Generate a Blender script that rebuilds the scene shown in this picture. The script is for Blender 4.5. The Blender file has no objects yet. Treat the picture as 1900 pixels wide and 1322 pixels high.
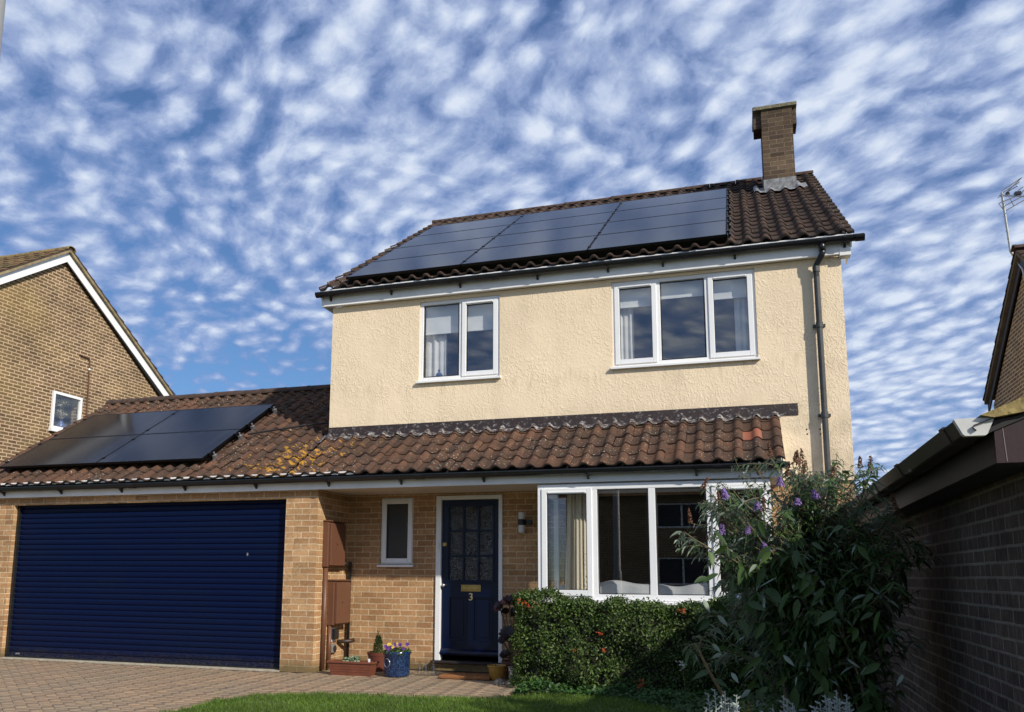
import bpy, math, random
import numpy as np
from mathutils import Matrix, Vector
random.seed(7); RNG = np.random.default_rng(7)
R = math.radians
S = bpy.context.scene
COL = S.collection

# ---------------------------------------------------------------- camera
cam = bpy.data.objects.new('camera', bpy.data.cameras.new('camera')); COL.objects.link(cam); S.camera = cam
yaw, pit, rol = R(18.296), R(8.956), R(0.433)
f_ = Vector((-math.sin(yaw)*math.cos(pit), math.cos(yaw)*math.cos(pit), math.sin(pit)))
r0 = Vector((math.cos(yaw), math.sin(yaw), 0)); u0 = r0.cross(f_)
r_ = math.cos(rol)*r0 + math.sin(rol)*u0; u_ = -math.sin(rol)*r0 + math.cos(rol)*u0
M = Matrix((r_, u_, -f_)).transposed().to_4x4(); M.translation = Vector((5.489, -10.418, 1.178))
cam.matrix_world = M
cam.data.sensor_width = 36; cam.data.lens = 29.747
cam.data.shift_x = 0.0427; cam.data.shift_y = 0.0855
cam.data.clip_start = 0.05; cam.data.clip_end = 4000

# ---------------------------------------------------------------- light
SUN = Vector((1.5, -1.0, 1.15)).normalized()
S.view_settings.view_transform = 'Standard'; S.view_settings.look = 'None'
S.view_settings.exposure = 0.1; S.view_settings.gamma = 1
sl = bpy.data.lights.new('sun', 'SUN'); sl.energy = 4.6; sl.angle = R(1.0); sl.color = (1.0, 0.93, 0.82)
so = bpy.data.objects.new('sun', sl); COL.objects.link(so); so.location = (20, -14, 16)
so.rotation_euler = SUN.to_track_quat('Z', 'Y').to_euler()

class NT:
    """tiny node-tree helper"""
    def __init__(s, tree): s.t = tree; s.n = tree.nodes; s.l = tree.links
    def add(s, kind, props=None, **ins):
        nd = s.n.new(kind)
        for k, v in (props or {}).items(): setattr(nd, k, v)
        for k, v in ins.items():
            key = int(k[1:]) if k[0] == '_' and k[1:].isdigit() else k.replace('_', ' ')
            s.set(nd, key, v)
        return nd
    def set(s, nd, key, v):
        sock = nd.inputs[key]
        if isinstance(v, bpy.types.NodeSocket): s.l.new(v, sock)
        elif isinstance(v, bpy.types.Node): s.l.new(v.outputs[0], sock)
        else:
            if isinstance(v, (tuple, list)) and len(v) == 3 and sock.type == 'RGBA': v = (*v, 1)
            sock.default_value = v
    def math(s, op, a, b=0.0, clamp=False):
        return s.add('ShaderNodeMath', dict(operation=op, use_clamp=clamp), _0=a, _1=b).outputs[0]
    def mix(s, f, a, b, bt='MIX'):
        nd = s.n.new('ShaderNodeMix'); nd.data_type = 'RGBA'; nd.blend_type = bt
        for i, v in ((0, f), (6, a), (7, b)):
            sock = nd.inputs[i]
            if isinstance(v, bpy.types.Node): v = v.outputs[0]
            if isinstance(v, bpy.types.NodeSocket): s.l.new(v, sock)
            else: sock.default_value = (*v, 1) if isinstance(v, (tuple, list)) and len(v) == 3 else v
        return nd.outputs[2]
    def ramp(s, fac, stops, interp='LINEAR'):
        nd = s.n.new('ShaderNodeValToRGB'); s.set(nd, 0, fac); e = nd.color_ramp.elements; nd.color_ramp.interpolation = interp
        while len(e) < len(stops): e.new(0.5)
        for i, (p, c) in enumerate(stops):
            e[i].position = p; e[i].color = (c, c, c, 1) if isinstance(c, (int, float)) else (*c, 1)
        return nd.outputs[0]
    def noise(s, vec, scale, detail=3, rough=0.5, dist=0.0):
        return s.add('ShaderNodeTexNoise', None, Vector=vec, Scale=scale, Detail=detail, Roughness=rough, Distortion=dist).outputs[0]
    def mapping(s, vec, scale=(1, 1, 1), rot=(0, 0, 0), loc=(0, 0, 0)):
        return s.add('ShaderNodeMapping', None, Vector=vec, Scale=scale, Rotation=rot, Location=loc).outputs[0]

W = bpy.data.worlds.new('World'); S.world = W; W.use_nodes = True
w = NT(W.node_tree); w.n.clear()
sky = w.add('ShaderNodeTexSky', dict(sky_type='NISHITA', sun_disc=False, sun_elevation=math.asin(SUN.z),
      sun_rotation=math.atan2(SUN.x, SUN.y), air_density=1.0, dust_density=0.4, ozone_density=2.5))
skyc = w.mix(1.0, w.add('ShaderNodeVectorMath', dict(operation='SCALE'), _0=sky, Scale=0.088), (0.62, 0.88, 1.12), 'MULTIPLY')
d = w.add('ShaderNodeTexCoord').outputs['Generated']
sx = w.add('ShaderNodeSeparateXYZ', None, _0=d)
den = w.math('ADD', w.math('MAXIMUM', sx.outputs[2], 0.0), 0.17)
px = w.math('DIVIDE', sx.outputs[0], den); py = w.math('DIVIDE', sx.outputs[1], den)
P = w.add('ShaderNodeCombineXYZ', None, _0=px, _1=py, _2=0.0).outputs[0]
def warp(v, sc, amt):
    nz = w.add('ShaderNodeTexNoise', None, Vector=v, Scale=sc, Detail=2).outputs[1]
    nz = w.add('ShaderNodeVectorMath', dict(operation='SUBTRACT'), _0=nz, _1=(.5, .5, .5)).outputs[0]
    return w.add('ShaderNodeVectorMath', dict(operation='ADD'), _0=v, _1=w.add('ShaderNodeVectorMath', dict(operation='SCALE'), _0=nz, Scale=amt).outputs[0]).outputs[0]
Pr = w.mapping(warp(P, 1.6, 0.22), rot=(0, 0, R(48)))
Pm = w.mapping(warp(Pr, 13.0, 0.035), scale=(0.82, 1.10, 1.0))
puff = w.add('ShaderNodeTexVoronoi', dict(feature='SMOOTH_F1'), Vector=Pm, Scale=17.5, Smoothness=0.75, Randomness=0.85).outputs[0]
fine = w.noise(Pm, 17.0, 5, 0.58, 0.0)
wisp = w.noise(Pm, 60.0, 5, 0.65, 0.0)
rows = w.add('ShaderNodeTexWave', dict(wave_type='BANDS', bands_direction='Y', wave_profile='SIN'), Vector=Pm, Scale=2.6, Distortion=3.0, Detail=2.0, **{'Detail_Scale': 1.5}).outputs[1]
broad = w.noise(P, 2.2, 4, 0.55)
lft = w.math('MULTIPLY', w.math('SUBTRACT', w.math('MULTIPLY', px, -1.0), 0.45), 2.0, True)
low = w.math('MULTIPLY', w.math('MAXIMUM', w.math('SUBTRACT', py, 1.78), 0.0), w.math('MULTIPLY', lft, -0.80))
lin = w.math('ADD', w.math('MULTIPLY', px, 0.105), w.math('MAXIMUM', low, -0.36))
dens = w.math('SUBTRACT', w.math('ADD', w.math('MULTIPLY', fine, 0.70), w.math('MULTIPLY', wisp, 0.30)), w.math('MULTIPLY', puff, 0.85))
dens = w.math('ADD', dens, w.math('MULTIPLY', w.math('SUBTRACT', broad, 0.5), 0.80))
dens = w.math('ADD', dens, w.math('MULTIPLY', rows, 0.10))
dens = w.math('ADD', w.math('ADD', dens, lin), 0.30)
cov = w.ramp(dens, [(0.0, 0.16), (0.20, 0.50), (0.36, 0.76), (0.58, 0.94)], 'EASE')
ccol = w.ramp(dens, [(0.08, (0.19, 0.28, 0.56)), (0.34, (0.32, 0.41, 0.66)), (0.54, (0.47, 0.56, 0.76)), (0.78, (0.70, 0.77, 0.89))])
fin = w.mix(w.math('MULTIPLY', cov, w.math('MULTIPLY', sx.outputs[2], 14.0, True)), skyc, ccol)
w.add('ShaderNodeOutputWorld', None, Surface=w.add('ShaderNodeBackground', None, Color=fin, Strength=1.0))

# ---------------------------------------------------------------- materials
def mat(name, base, rough=0.6, metal=0.0, var=0.0, vscale=4.0, bump=0.0, bscale=60.0, spec=0.5, build=None, coat=0.0):
    m = bpy.data.materials.new(name); m.use_nodes = True
    n = NT(m.node_tree); n.n.clear()
    out = n.add('ShaderNodeOutputMaterial'); b = n.add('ShaderNodeBsdfPrincipled')
    n.l.new(b.outputs[0], out.inputs[0])
    n.set(b, 'Roughness', rough); n.set(b, 'Metallic', metal); n.set(b, 'Specular IOR Level', spec); n.set(b, 'Coat Weight', coat)
    obj = n.add('ShaderNodeTexCoord').outputs['Object']
    col = base
    if var:
        f = n.ramp(n.noise(obj, vscale, 5, 0.6), [(0.3, 1 - var), (0.7, 1 + var)])
        col = n.mix(1.0, base, f, 'MULTIPLY')
    n.set(b, 'Base Color', col)
    if bump: n.set(b, 'Normal', n.add('ShaderNodeBump', None, Strength=bump, Distance=0.01, Height=n.noise(obj, bscale, 4)))
    if build: build(n, b, obj)
    return m

def brick(name, c1, c2, mortar, msize=0.007, stain=0.25, bw=0.225, rh=0.075, mott=None, extra=None):
    def bld(n, b, obj):
        uv = n.add('ShaderNodeUVMap').outputs[0]
        wob = n.add('ShaderNodeVectorMath', dict(operation='SCALE'), _0=n.add('ShaderNodeTexNoise', None, Vector=uv, Scale=9.0, Detail=2).outputs[1], Scale=0.008).outputs[0]
        v = n.add('ShaderNodeVectorMath', dict(operation='ADD'), _0=uv, _1=wob).outputs[0]
        bt = n.add('ShaderNodeTexBrick', dict(offset=0.5), Vector=v, Color1=c1, Color2=c2, Mortar=mortar, Scale=1.0)
        for k, x in (('Mortar Size', msize), ('Mortar Smooth', 0.25), ('Bias', -0.1), ('Brick Width', bw), ('Row Height', rh)): bt.inputs[k].default_value = x
        wn = n.add('ShaderNodeTexWhiteNoise', dict(noise_dimensions='2D'), Vector=n.add('ShaderNodeVectorMath', dict(operation='FLOOR'), _0=n.mapping(v, scale=(1/bw, 1/rh, 1))).outputs[0]).outputs[0]
        col = n.mix(1.0, bt.outputs[0], n.ramp(n.noise(uv, 26, 5, 0.65), [(0.25, 0.72), (0.75, 1.25)]), 'MULTIPLY')
        col = n.mix(1.0, col, n.ramp(n.noise(uv, 0.9, 3, 0.6), [(0.3, 1 - stain), (0.7, 1 + stain*0.6)]), 'MULTIPLY')
        col = n.mix(1.0, col, n.ramp(wn, [(0.0, 1-stain*.55), (1.0, 1+stain*.55)]), 'MULTIPLY')
        if mott is not None:
            col = n.mix(n.math('MULTIPLY', n.ramp(n.noise(uv, 55, 3), [(0.5, 0.0), (0.6, 1.0)]), n.math('SUBTRACT', 1.0, bt.outputs[1])), col, mott)
        if extra: col = extra(n, col, uv)
        n.set(b, 'Base Color', col)
        h = n.math('ADD', n.math('MULTIPLY', bt.outputs[1], -1.0), n.math('MULTIPLY', n.noise(uv, 70, 4), 0.5))
        n.set(b, 'Normal', n.add('ShaderNodeBump', None, Strength=0.7, Distance=0.006, Height=h))
    return mat(name, c1, 0.9, spec=0.2, build=bld)

def rgb(r, g, b): return tuple(((c/255)/12.92 if c/255 <= 0.04045 else ((c/255+0.055)/1.055)**2.4) for c in (r, g, b))

def damp(n, col, uv):   # green-grey damp on the lowest courses
    z = n.add('ShaderNodeSeparateXYZ', None, _0=uv).outputs[1]
    f = n.ramp(n.math('ADD', z, n.math('MULTIPLY', n.noise(uv, 5, 3), 0.12)), [(0.10, 0.75), (0.24, 0.0)])
    return n.mix(f, col, (0.10, 0.085, 0.035))
B_HOUSE = brick('buff_brick', (0.47, 0.285, 0.145), (0.34, 0.185, 0.088), (0.60, 0.46, 0.29), extra=damp)
B_NEIGH = brick('brown_brick', (0.185, 0.125, 0.066), (0.115, 0.075, 0.045), (0.52, 0.38, 0.25), 0.0125, 0.25, extra=lambda n, c, uv: n.mix(n.ramp(n.noise(uv, 0.45, 2), [(0.48, 0.0), (0.7, 0.35)]), c, (0.26, 0.19, 0.05), 'MIX'))
B_CHIM = brick('chimney_brick', (0.115, 0.080, 0.052), (0.078, 0.054, 0.040), (0.18, 0.14, 0.095), 0.006, 0.4)
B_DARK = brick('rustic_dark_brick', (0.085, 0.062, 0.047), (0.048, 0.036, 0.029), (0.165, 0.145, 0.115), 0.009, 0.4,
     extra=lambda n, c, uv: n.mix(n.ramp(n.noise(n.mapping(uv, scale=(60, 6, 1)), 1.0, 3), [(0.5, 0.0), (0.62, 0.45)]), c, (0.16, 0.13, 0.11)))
B_PLAIN = mat('far_brick', (0.2, 0.14, 0.08), 0.9)

def render_b(n, b, obj):
    col = n.mix(1.0, (0.84, 0.69, 0.49), n.ramp(n.noise(obj, 0.7, 4, 0.6), [(0.3, 0.90), (0.7, 1.05)]), 'MULTIPLY')
    streak = n.ramp(n.noise(n.mapping(obj, scale=(5, 1, 0.5)), 1.0, 5, 0.7), [(0.45, 1.0), (0.75, 0.93)])
    col = n.mix(1.0, col, streak, 'MULTIPLY')
    col = n.mix(n.ramp(n.noise(obj, 22, 3), [(0.70, 0.0), (0.80, 0.35)]), col, (0.42, 0.27, 0.14))
    sz = n.add('ShaderNodeSeparateXYZ', None, _0=obj)
    zz_ = n.math('ADD', sz.outputs[2], n.math('MULTIPLY', n.noise(n.mapping(obj, scale=(9, 1, .4)), 1.0, 4), 0.5))
    sill = n.math('MULTIPLY', n.ramp(n.math('MULTIPLY', zz_, 0.2), [(0.76, 0.0), (0.795, 1.0), (0.806, 0.0)]), n.ramp(n.noise(n.mapping(obj, scale=(14, 1, .5)), 1.0, 3), [(0.48, 0.0), (0.62, 0.30)]))
    foot = n.math('MULTIPLY', n.ramp(n.math('MULTIPLY', zz_, 0.2), [(0.66, 0.35), (0.72, 0.0)]), n.ramp(n.noise(obj, 3.0, 4), [(0.42, 0.0), (0.6, 1.0)]))
    col = n.mix(n.math('MAXIMUM', sill, foot), col, (0.40, 0.33, 0.22))
    n.set(b, 'Base Color', col)
    v = n.add('ShaderNodeVectorMath', dict(operation='ADD'), _0=obj, _1=n.add('ShaderNodeVectorMath', dict(operation='SCALE'), _0=n.add('ShaderNodeTexNoise', None, Vector=obj, Scale=9.0).outputs[1], Scale=0.10)).outputs[0]
    h1 = n.ramp(n.noise(n.mapping(v, scale=(1.0, 1.0, 0.7), rot=(0, R(30), 0)), 42, 3, 0.55), [(0.50, 0.0), (0.60, 1.0)])
    amt = n.ramp(n.noise(obj, 2.2, 3), [(0.35, 0.25), (0.65, 1.0)])
    h = n.math('ADD', n.math('MULTIPLY', h1, n.math('MULTIPLY', amt, 0.75)), n.math('MULTIPLY', n.noise(v, 110, 3), 0.30))
    h = n.math('ADD', h, n.math('MULTIPLY', n.noise(v, 5, 4), 1.3))
    n.set(b, 'Normal', n.add('ShaderNodeBump', None, Strength=0.6, Distance=0.007, Height=h))
CREAM = mat('cream_textured_render', (0.8, 0.6, 0.38), 0.85, spec=0.2, build=render_b)

def tile_b(c1, c2, dark, lich, yellow=None, wn_scale=1.0):
    def bld(n, b, obj):
        uv = n.add('ShaderNodeUVMap').outputs[0]
        wn = n.add('ShaderNodeTexWhiteNoise', dict(noise_dimensions='2D'), Vector=n.add('ShaderNodeVectorMath', dict(operation='FLOOR'), _0=uv).outputs[0]).outputs[0]
        col = n.mix(wn, c1, c2)
        col = n.mix(n.ramp(n.noise(obj, 2.2, 5, 0.7), [(0.42, 0.0), (0.66, 0.8)]), col, dark)
        col = n.mix(1.0, col, n.ramp(n.noise(obj, 30, 5, 0.7), [(0.25, 0.6), (0.75, 1.35)]), 'MULTIPLY')
        # the pans of the profile are darker, in uneven patches
        t = n.math('FRACT', n.add('ShaderNodeSeparateXYZ', None, _0=uv).outputs[0])
        pan = n.ramp(t, [(0.0, 0.55), (0.25, 0.45), (0.5, 0.1), (0.75, 0.0), (1.0, 0.3)])
        col = n.mix(n.math('MULTIPLY', pan, n.ramp(n.noise(obj, 9, 4), [(0.35, 0.2), (0.65, 1.0)])), col, dark)
        sp = n.ramp(n.noise(obj, 38, 2), [(0.655, 0.0), (0.70, 1.0)])
        spm = n.math('MULTIPLY', sp, n.ramp(n.noise(obj, 1.3, 2), [(0.42, 0.0), (0.6, lich)]))
        col = n.mix(spm, col, (0.46, 0.42, 0.33))
        if yellow:
            dv = n.add('ShaderNodeVectorMath', dict(operation='LENGTH'), _0=n.mapping(obj, loc=(-yellow[0]*1.0, -yellow[1]*1.0, -yellow[2]*1.0))).outputs['Value']
            f = n.ramp(n.math('SUBTRACT', n.noise(obj, 11, 5, 0.65), n.math('MULTIPLY', dv, 0.16)), [(0.485, 0.0), (0.515, 1.0)])
            col = n.mix(f, col, n.mix(n.noise(obj, 25), (0.20, 0.10, 0.02), (0.48, 0.25, 0.03)))
        n.set(b, 'Base Color', col)
        n.set(b, 'Normal', n.add('ShaderNodeBump', None, Strength=0.5, Distance=0.006, Height=n.noise(obj, 90, 4, 0.7)))
    return bld
T_LOW = mat('weathered_brown_tile', (0.2, 0.1, 0.06), 0.85, spec=0.25, build=tile_b((0.130, 0.063, 0.036), (0.078, 0.042, 0.028), (0.040, 0.030, 0.023), 1.0, (-0.15, -0.62, 2.70)))
T_MAIN = mat('dark_brown_tile', (0.12, 0.07, 0.05), 0.85, spec=0.25, build=tile_b((0.080, 0.046, 0.032), (0.050, 0.031, 0.024), (0.026, 0.021, 0.018), 0.5))
T_NEIGH = mat('neighbour_tile', (0.2, 0.12, 0.06), 0.9, spec=0.2, build=tile_b((0.20, 0.12, 0.06), (0.15, 0.09, 0.05), (0.09, 0.08, 0.04), 0.6))
T_RED = mat('new_orange_clay_tile', (0.25, 0.08, 0.04), 0.7, var=0.15, vscale=30)
T_RIDGE = mat('ridge_tile', (0.065, 0.042, 0.032), 0.85, var=0.35, vscale=9, bump=0.4, bscale=80, spec=0.25)
MORTAR = mat('ridge_mortar', (0.13, 0.10, 0.055), 0.95, var=0.4, vscale=30, bump=0.8, bscale=50)
UPVC = mat('white_upvc', (0.78, 0.79, 0.80), 0.32, var=0.04, vscale=3)
UPVC_OLD = mat('white_fascia', (0.80, 0.80, 0.79), 0.42, var=0.10, vscale=2.5, bump=0.05)
SOFFIT = mat('soffit_board', (0.62, 0.56, 0.48), 0.6, var=0.08)
BLACKP = mat('black_plastic', (0.012, 0.013, 0.015), 0.33, var=0.3, vscale=8)
GREYPIPE = mat('weathered_grey_black_plastic', (0.045, 0.048, 0.05), 0.5, var=0.4, vscale=5)
GASKET = mat('rubber_gasket', (0.01, 0.01, 0.01), 0.7)
NAVY = mat('navy_coated_aluminium', (0.0010, 0.0035, 0.034), 0.45, bump=0.03, bscale=200, spec=0.16, build=lambda n, b, obj: n.set(b, 'Base Color', n.mix(
    n.math('MULTIPLY', n.ramp(n.math('ADD', n.add('ShaderNodeSeparateXYZ', None, _0=obj).outputs[2], n.math('MULTIPLY', n.noise(obj, 6, 4), 0.10)), [(0.07, 0.85), (0.22, 0.06), (0.8, 0.0)]), n.ramp(n.noise(n.mapping(obj, scale=(1, 1, 2)), 40, 4, .7), [(0.42, 0.0), (0.6, 1.0)])),
    n.mix(n.ramp(n.noise(n.mapping(obj, scale=(.5, 1, 2)), 2.0, 4), [(.4, 0.0), (.75, 1.0)]), (0.0003, 0.0046, 0.032), (0.0012, 0.0062, 0.030)), (0.05, 0.045, 0.04))))
DOORN = mat('navy_gloss_paint', (0.0005, 0.0048, 0.026), 0.3, var=0.1, spec=0.35)
BRASS = mat('aged_brass', (0.50, 0.34, 0.12), 0.35, 1.0, var=0.2, vscale=30)
STEEL = mat('galvanised_steel', (0.50, 0.50, 0.50), 0.4, 0.9, var=0.15, vscale=20)
CHROME = mat('grey_metal', (0.35, 0.35, 0.35), 0.4, 1.0)
LEAD = mat('lead_sheet', (0.20, 0.205, 0.21), 0.6, 0.2, var=0.5, vscale=14, bump=0.5, bscale=20)
def bandb(n, b, obj):
    f = n.ramp(n.noise(n.mapping(obj, scale=(1, 1, 1.6)), 16, 5, 0.7), [(0.56, 0.0), (0.66, 0.9)])
    z = n.add('ShaderNodeSeparateXYZ', None, _0=obj).outputs[2]
    low = n.ramp(z, [(0.0, 1.0), (1.0, 1.0)])
    n.set(b, 'Base Color', n.mix(f, n.mix(n.noise(obj, 6), (0.020, 0.013, 0.013), (0.048, 0.032, 0.030)), (0.30, 0.29, 0.29)))
FLASHP = mat('flaking_painted_flashing', (0.05, 0.03, 0.03), 0.55, bump=0.3, bscale=30, build=bandb)
BROWNP = mat('brown_plastic', (0.13, 0.056, 0.031), 0.45, var=0.08, bump=0.05, bscale=150)
TERRA = mat('terracotta_plastic', (0.17, 0.055, 0.030), 0.5, var=0.15, vscale=8, bump=0.05)
CONC = mat('concrete', (0.38, 0.34, 0.26), 0.9, var=0.3, vscale=9, bump=0.5, bscale=60)
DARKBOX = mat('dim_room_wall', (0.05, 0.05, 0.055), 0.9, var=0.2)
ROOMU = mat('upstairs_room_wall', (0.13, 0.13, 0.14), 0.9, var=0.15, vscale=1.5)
BLIND = mat('white_blind_fabric', (0.80, 0.81, 0.81), 0.85, var=0.03)
VOILE = mat('white_curtain', (0.70, 0.70, 0.70), 0.85, var=0.05)
def curt(n, b, obj):
    v = n.add('ShaderNodeTexVoronoi', dict(feature='DISTANCE_TO_EDGE'), Vector=n.mapping(obj, scale=(1.2, 1, 1)), Scale=13.0).outputs[0]
    f = n.math('MULTIPLY', n.ramp(n.noise(obj, 26, 2, 0.5, 1.5), [(0.585, 0.0), (0.615, 1.0)]), n.ramp(n.noise(obj, 5, 1), [(0.44, 0.0), (0.5, 1.0)]))
    n.set(b, 'Base Color', n.mix(f, (0.74, 0.66, 0.53), (0.12, 0.09, 0.08)))
CURTP = mat('cream_patterned_curtain', (0.7, 0.62, 0.5), 0.9, build=curt)
CURTC = mat('cream_curtain_lining', (0.72, 0.64, 0.50), 0.9)
THROW = mat('white_sofa_throw', (0.50, 0.51, 0.53), 0.9, var=0.06, vscale=4)
SOIL = mat('potting_soil', (0.045, 0.030, 0.018), 0.95, var=0.4, vscale=40, bump=1.0, bscale=50)
BARK = mat('bark', (0.14, 0.10, 0.06), 0.9, var=0.3, vscale=30, bump=0.6)

def glassm(name, tint=(0.95, 0.96, 0.96), boost=1.1, rough=0.0, bump=0.0, bs=20, ior=1.5, pat=False):
    m = bpy.data.materials.new(name); m.use_nodes = True; n = NT(m.node_tree); n.n.clear()
    nrm = None
    gl = n.add('ShaderNodeBsdfGlossy', None, Color=(1, 1, 1, 1), Roughness=rough)
    obj = n.add('ShaderNodeTexCoord').outputs['Object']
    bn = n.add('ShaderNodeBump', None, Strength=bump if bump else 0.012, Distance=0.01, Height=n.noise(obj, bs if bump else 1.2, 2, 0.5, 1.5 if bump else 0.0))
    n.l.new(bn.outputs[0], gl.inputs['Normal'])
    lw = n.add('ShaderNodeLayerWeight', None, Blend=0.5, Normal=bn.outputs[0]).outputs['Facing']
    fr = n.math('ADD', n.math('MULTIPLY', n.math('POWER', lw, 5.0), 0.96), 0.043)
    if pat:
        pn = n.ramp(n.noise(obj, 38, 2, 0.5, 2.5), [(0.46, 0.03), (0.50, 1.9), (0.54, 0.03), (0.62, 1.0), (0.65, 0.03)])
        fr = n.math('MULTIPLY', fr, pn)
    tr = n.add('ShaderNodeBsdfTransparent', None, Color=(*tint, 1))
    mx = n.add('ShaderNodeMixShader', None, _0=n.math('MULTIPLY', fr, boost, True), _1=tr, _2=gl)
    n.add('ShaderNodeOutputMaterial', None, Surface=mx)
    return m
GLASS = glassm('window_glass', boost=1.9)
GLASS_UP = glassm('upstairs_window_glass', boost=2.3)
GLASS_OBS = glassm('obscure_glass', (0.30, 0.33, 0.33), 1.6, 0.12, 0.6, 120)
GLASS_PAT = glassm('patterned_glass', (0.05, 0.05, 0.06), 3.4, 0.12, 1.0, 38, pat=True)
GLASS_BOT = glassm('bottle_glass', (0.94, 0.95, 0.95), 1.6)

def pvb(n, b, obj):
    n.set(b, 'IOR', 1.36)
    v = n.mapping(obj, scale=(1, 1, 1))
    col = n.mix(n.ramp(n.noise(n.mapping(obj, scale=(7, 0.8, 0.8)), 1.0, 3), [(0.45, 0.0), (0.85, 0.5)]), (0.0055, 0.0065, 0.012), (0.035, 0.038, 0.048))
    n.set(b, 'Base Color', col)
PVG = mat('solar_cell_glass', (0.006, 0.007, 0.014), 0.10, spec=0.26, build=pvb)
PVF = mat('black_anodised_frame', (0.010, 0.010, 0.012), 0.38, 0.6)

def leafm(name, c1, c2, under=None, rough=0.5, trans=0.25, scale=3.0):
    m = bpy.data.materials.new(name); m.use_nodes = True; n = NT(m.node_tree); n.n.clear()
    b = n.add('ShaderNodeBsdfPrincipled'); geo = n.add('ShaderNodeNewGeometry')
    obj = n.add('ShaderNodeTexCoord').outputs['Object']
    col = n.mix(geo.outputs['Random Per Island'], c1, c2)
    col = n.mix(1.0, col, n.ramp(n.noise(obj, scale, 3), [(0.3, 0.75), (0.7, 1.3)]), 'MULTIPLY')
    if under: col = n.mix(geo.outputs['Backfacing'], col, under)
    n.set(b, 'Base Color', col); n.set(b, 'Roughness', rough); n.set(b, 'Specular IOR Level', 0.4)
    t = n.add('ShaderNodeBsdfTranslucent'); n.l.new(col, t.inputs[0])
    n.add('ShaderNodeOutputMaterial', None, Surface=n.add('ShaderNodeMixShader', None, _0=trans, _1=b, _2=t))
    return m
L_HEDGE = leafm('hedge_leaf', (0.026, 0.058, 0.010), (0.090, 0.142, 0.025), rough=0.5)
L_BUD = leafm('buddleia_leaf', (0.022, 0.054, 0.012), (0.064, 0.118, 0.026), (0.26, 0.32, 0.25), rough=0.5)
L_SILV = leafm('silver_leaf', (0.36, 0.40, 0.38), (0.24, 0.29, 0.28), rough=0.9, trans=0.1)
L_GRASS = leafm('grass_blade', (0.060, 0.135, 0.010), (0.13, 0.20, 0.025), rough=0.6, trans=0.3, scale=2.0)
L_COVER = leafm('ground_cover_leaf', (0.02, 0.065, 0.012), (0.05, 0.115, 0.02), rough=0.5)
L_LIME = leafm('lime_leaf', (0.16, 0.22, 0.03), (0.26, 0.30, 0.06), rough=0.6)
L_CONI = leafm('conifer_leaf', (0.035, 0.065, 0.015), (0.09, 0.11, 0.03), rough=0.7)
L_AEON = leafm('dark_succulent_leaf', (0.011, 0.005, 0.006), (0.028, 0.010, 0.011), rough=0.4, trans=0.05)
L_SUCC = leafm('blue_green_succulent', (0.16, 0.25, 0.20), (0.22, 0.26, 0.12), rough=0.5, trans=0.1)
L_PURP = leafm('purple_petal', (0.17, 0.10, 0.30), (0.30, 0.20, 0.44), rough=0.8)
L_SPENT = leafm('spent_flower', (0.12, 0.055, 0.03), (0.20, 0.10, 0.06), rough=0.9)
L_PANS = leafm('violet_petal', (0.10, 0.03, 0.22), (0.16, 0.06, 0.32), rough=0.7)
L_YELL = leafm('yellow_petal', (0.75, 0.52, 0.05), (0.8, 0.62, 0.12), rough=0.7)
L_RED = leafm('red_young_leaf', (0.38, 0.045, 0.02), (0.45, 0.12, 0.03), rough=0.6)
L_WHITE = leafm('pale_petal', (0.75, 0.75, 0.6), (0.8, 0.8, 0.7), rough=0.7)

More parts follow.
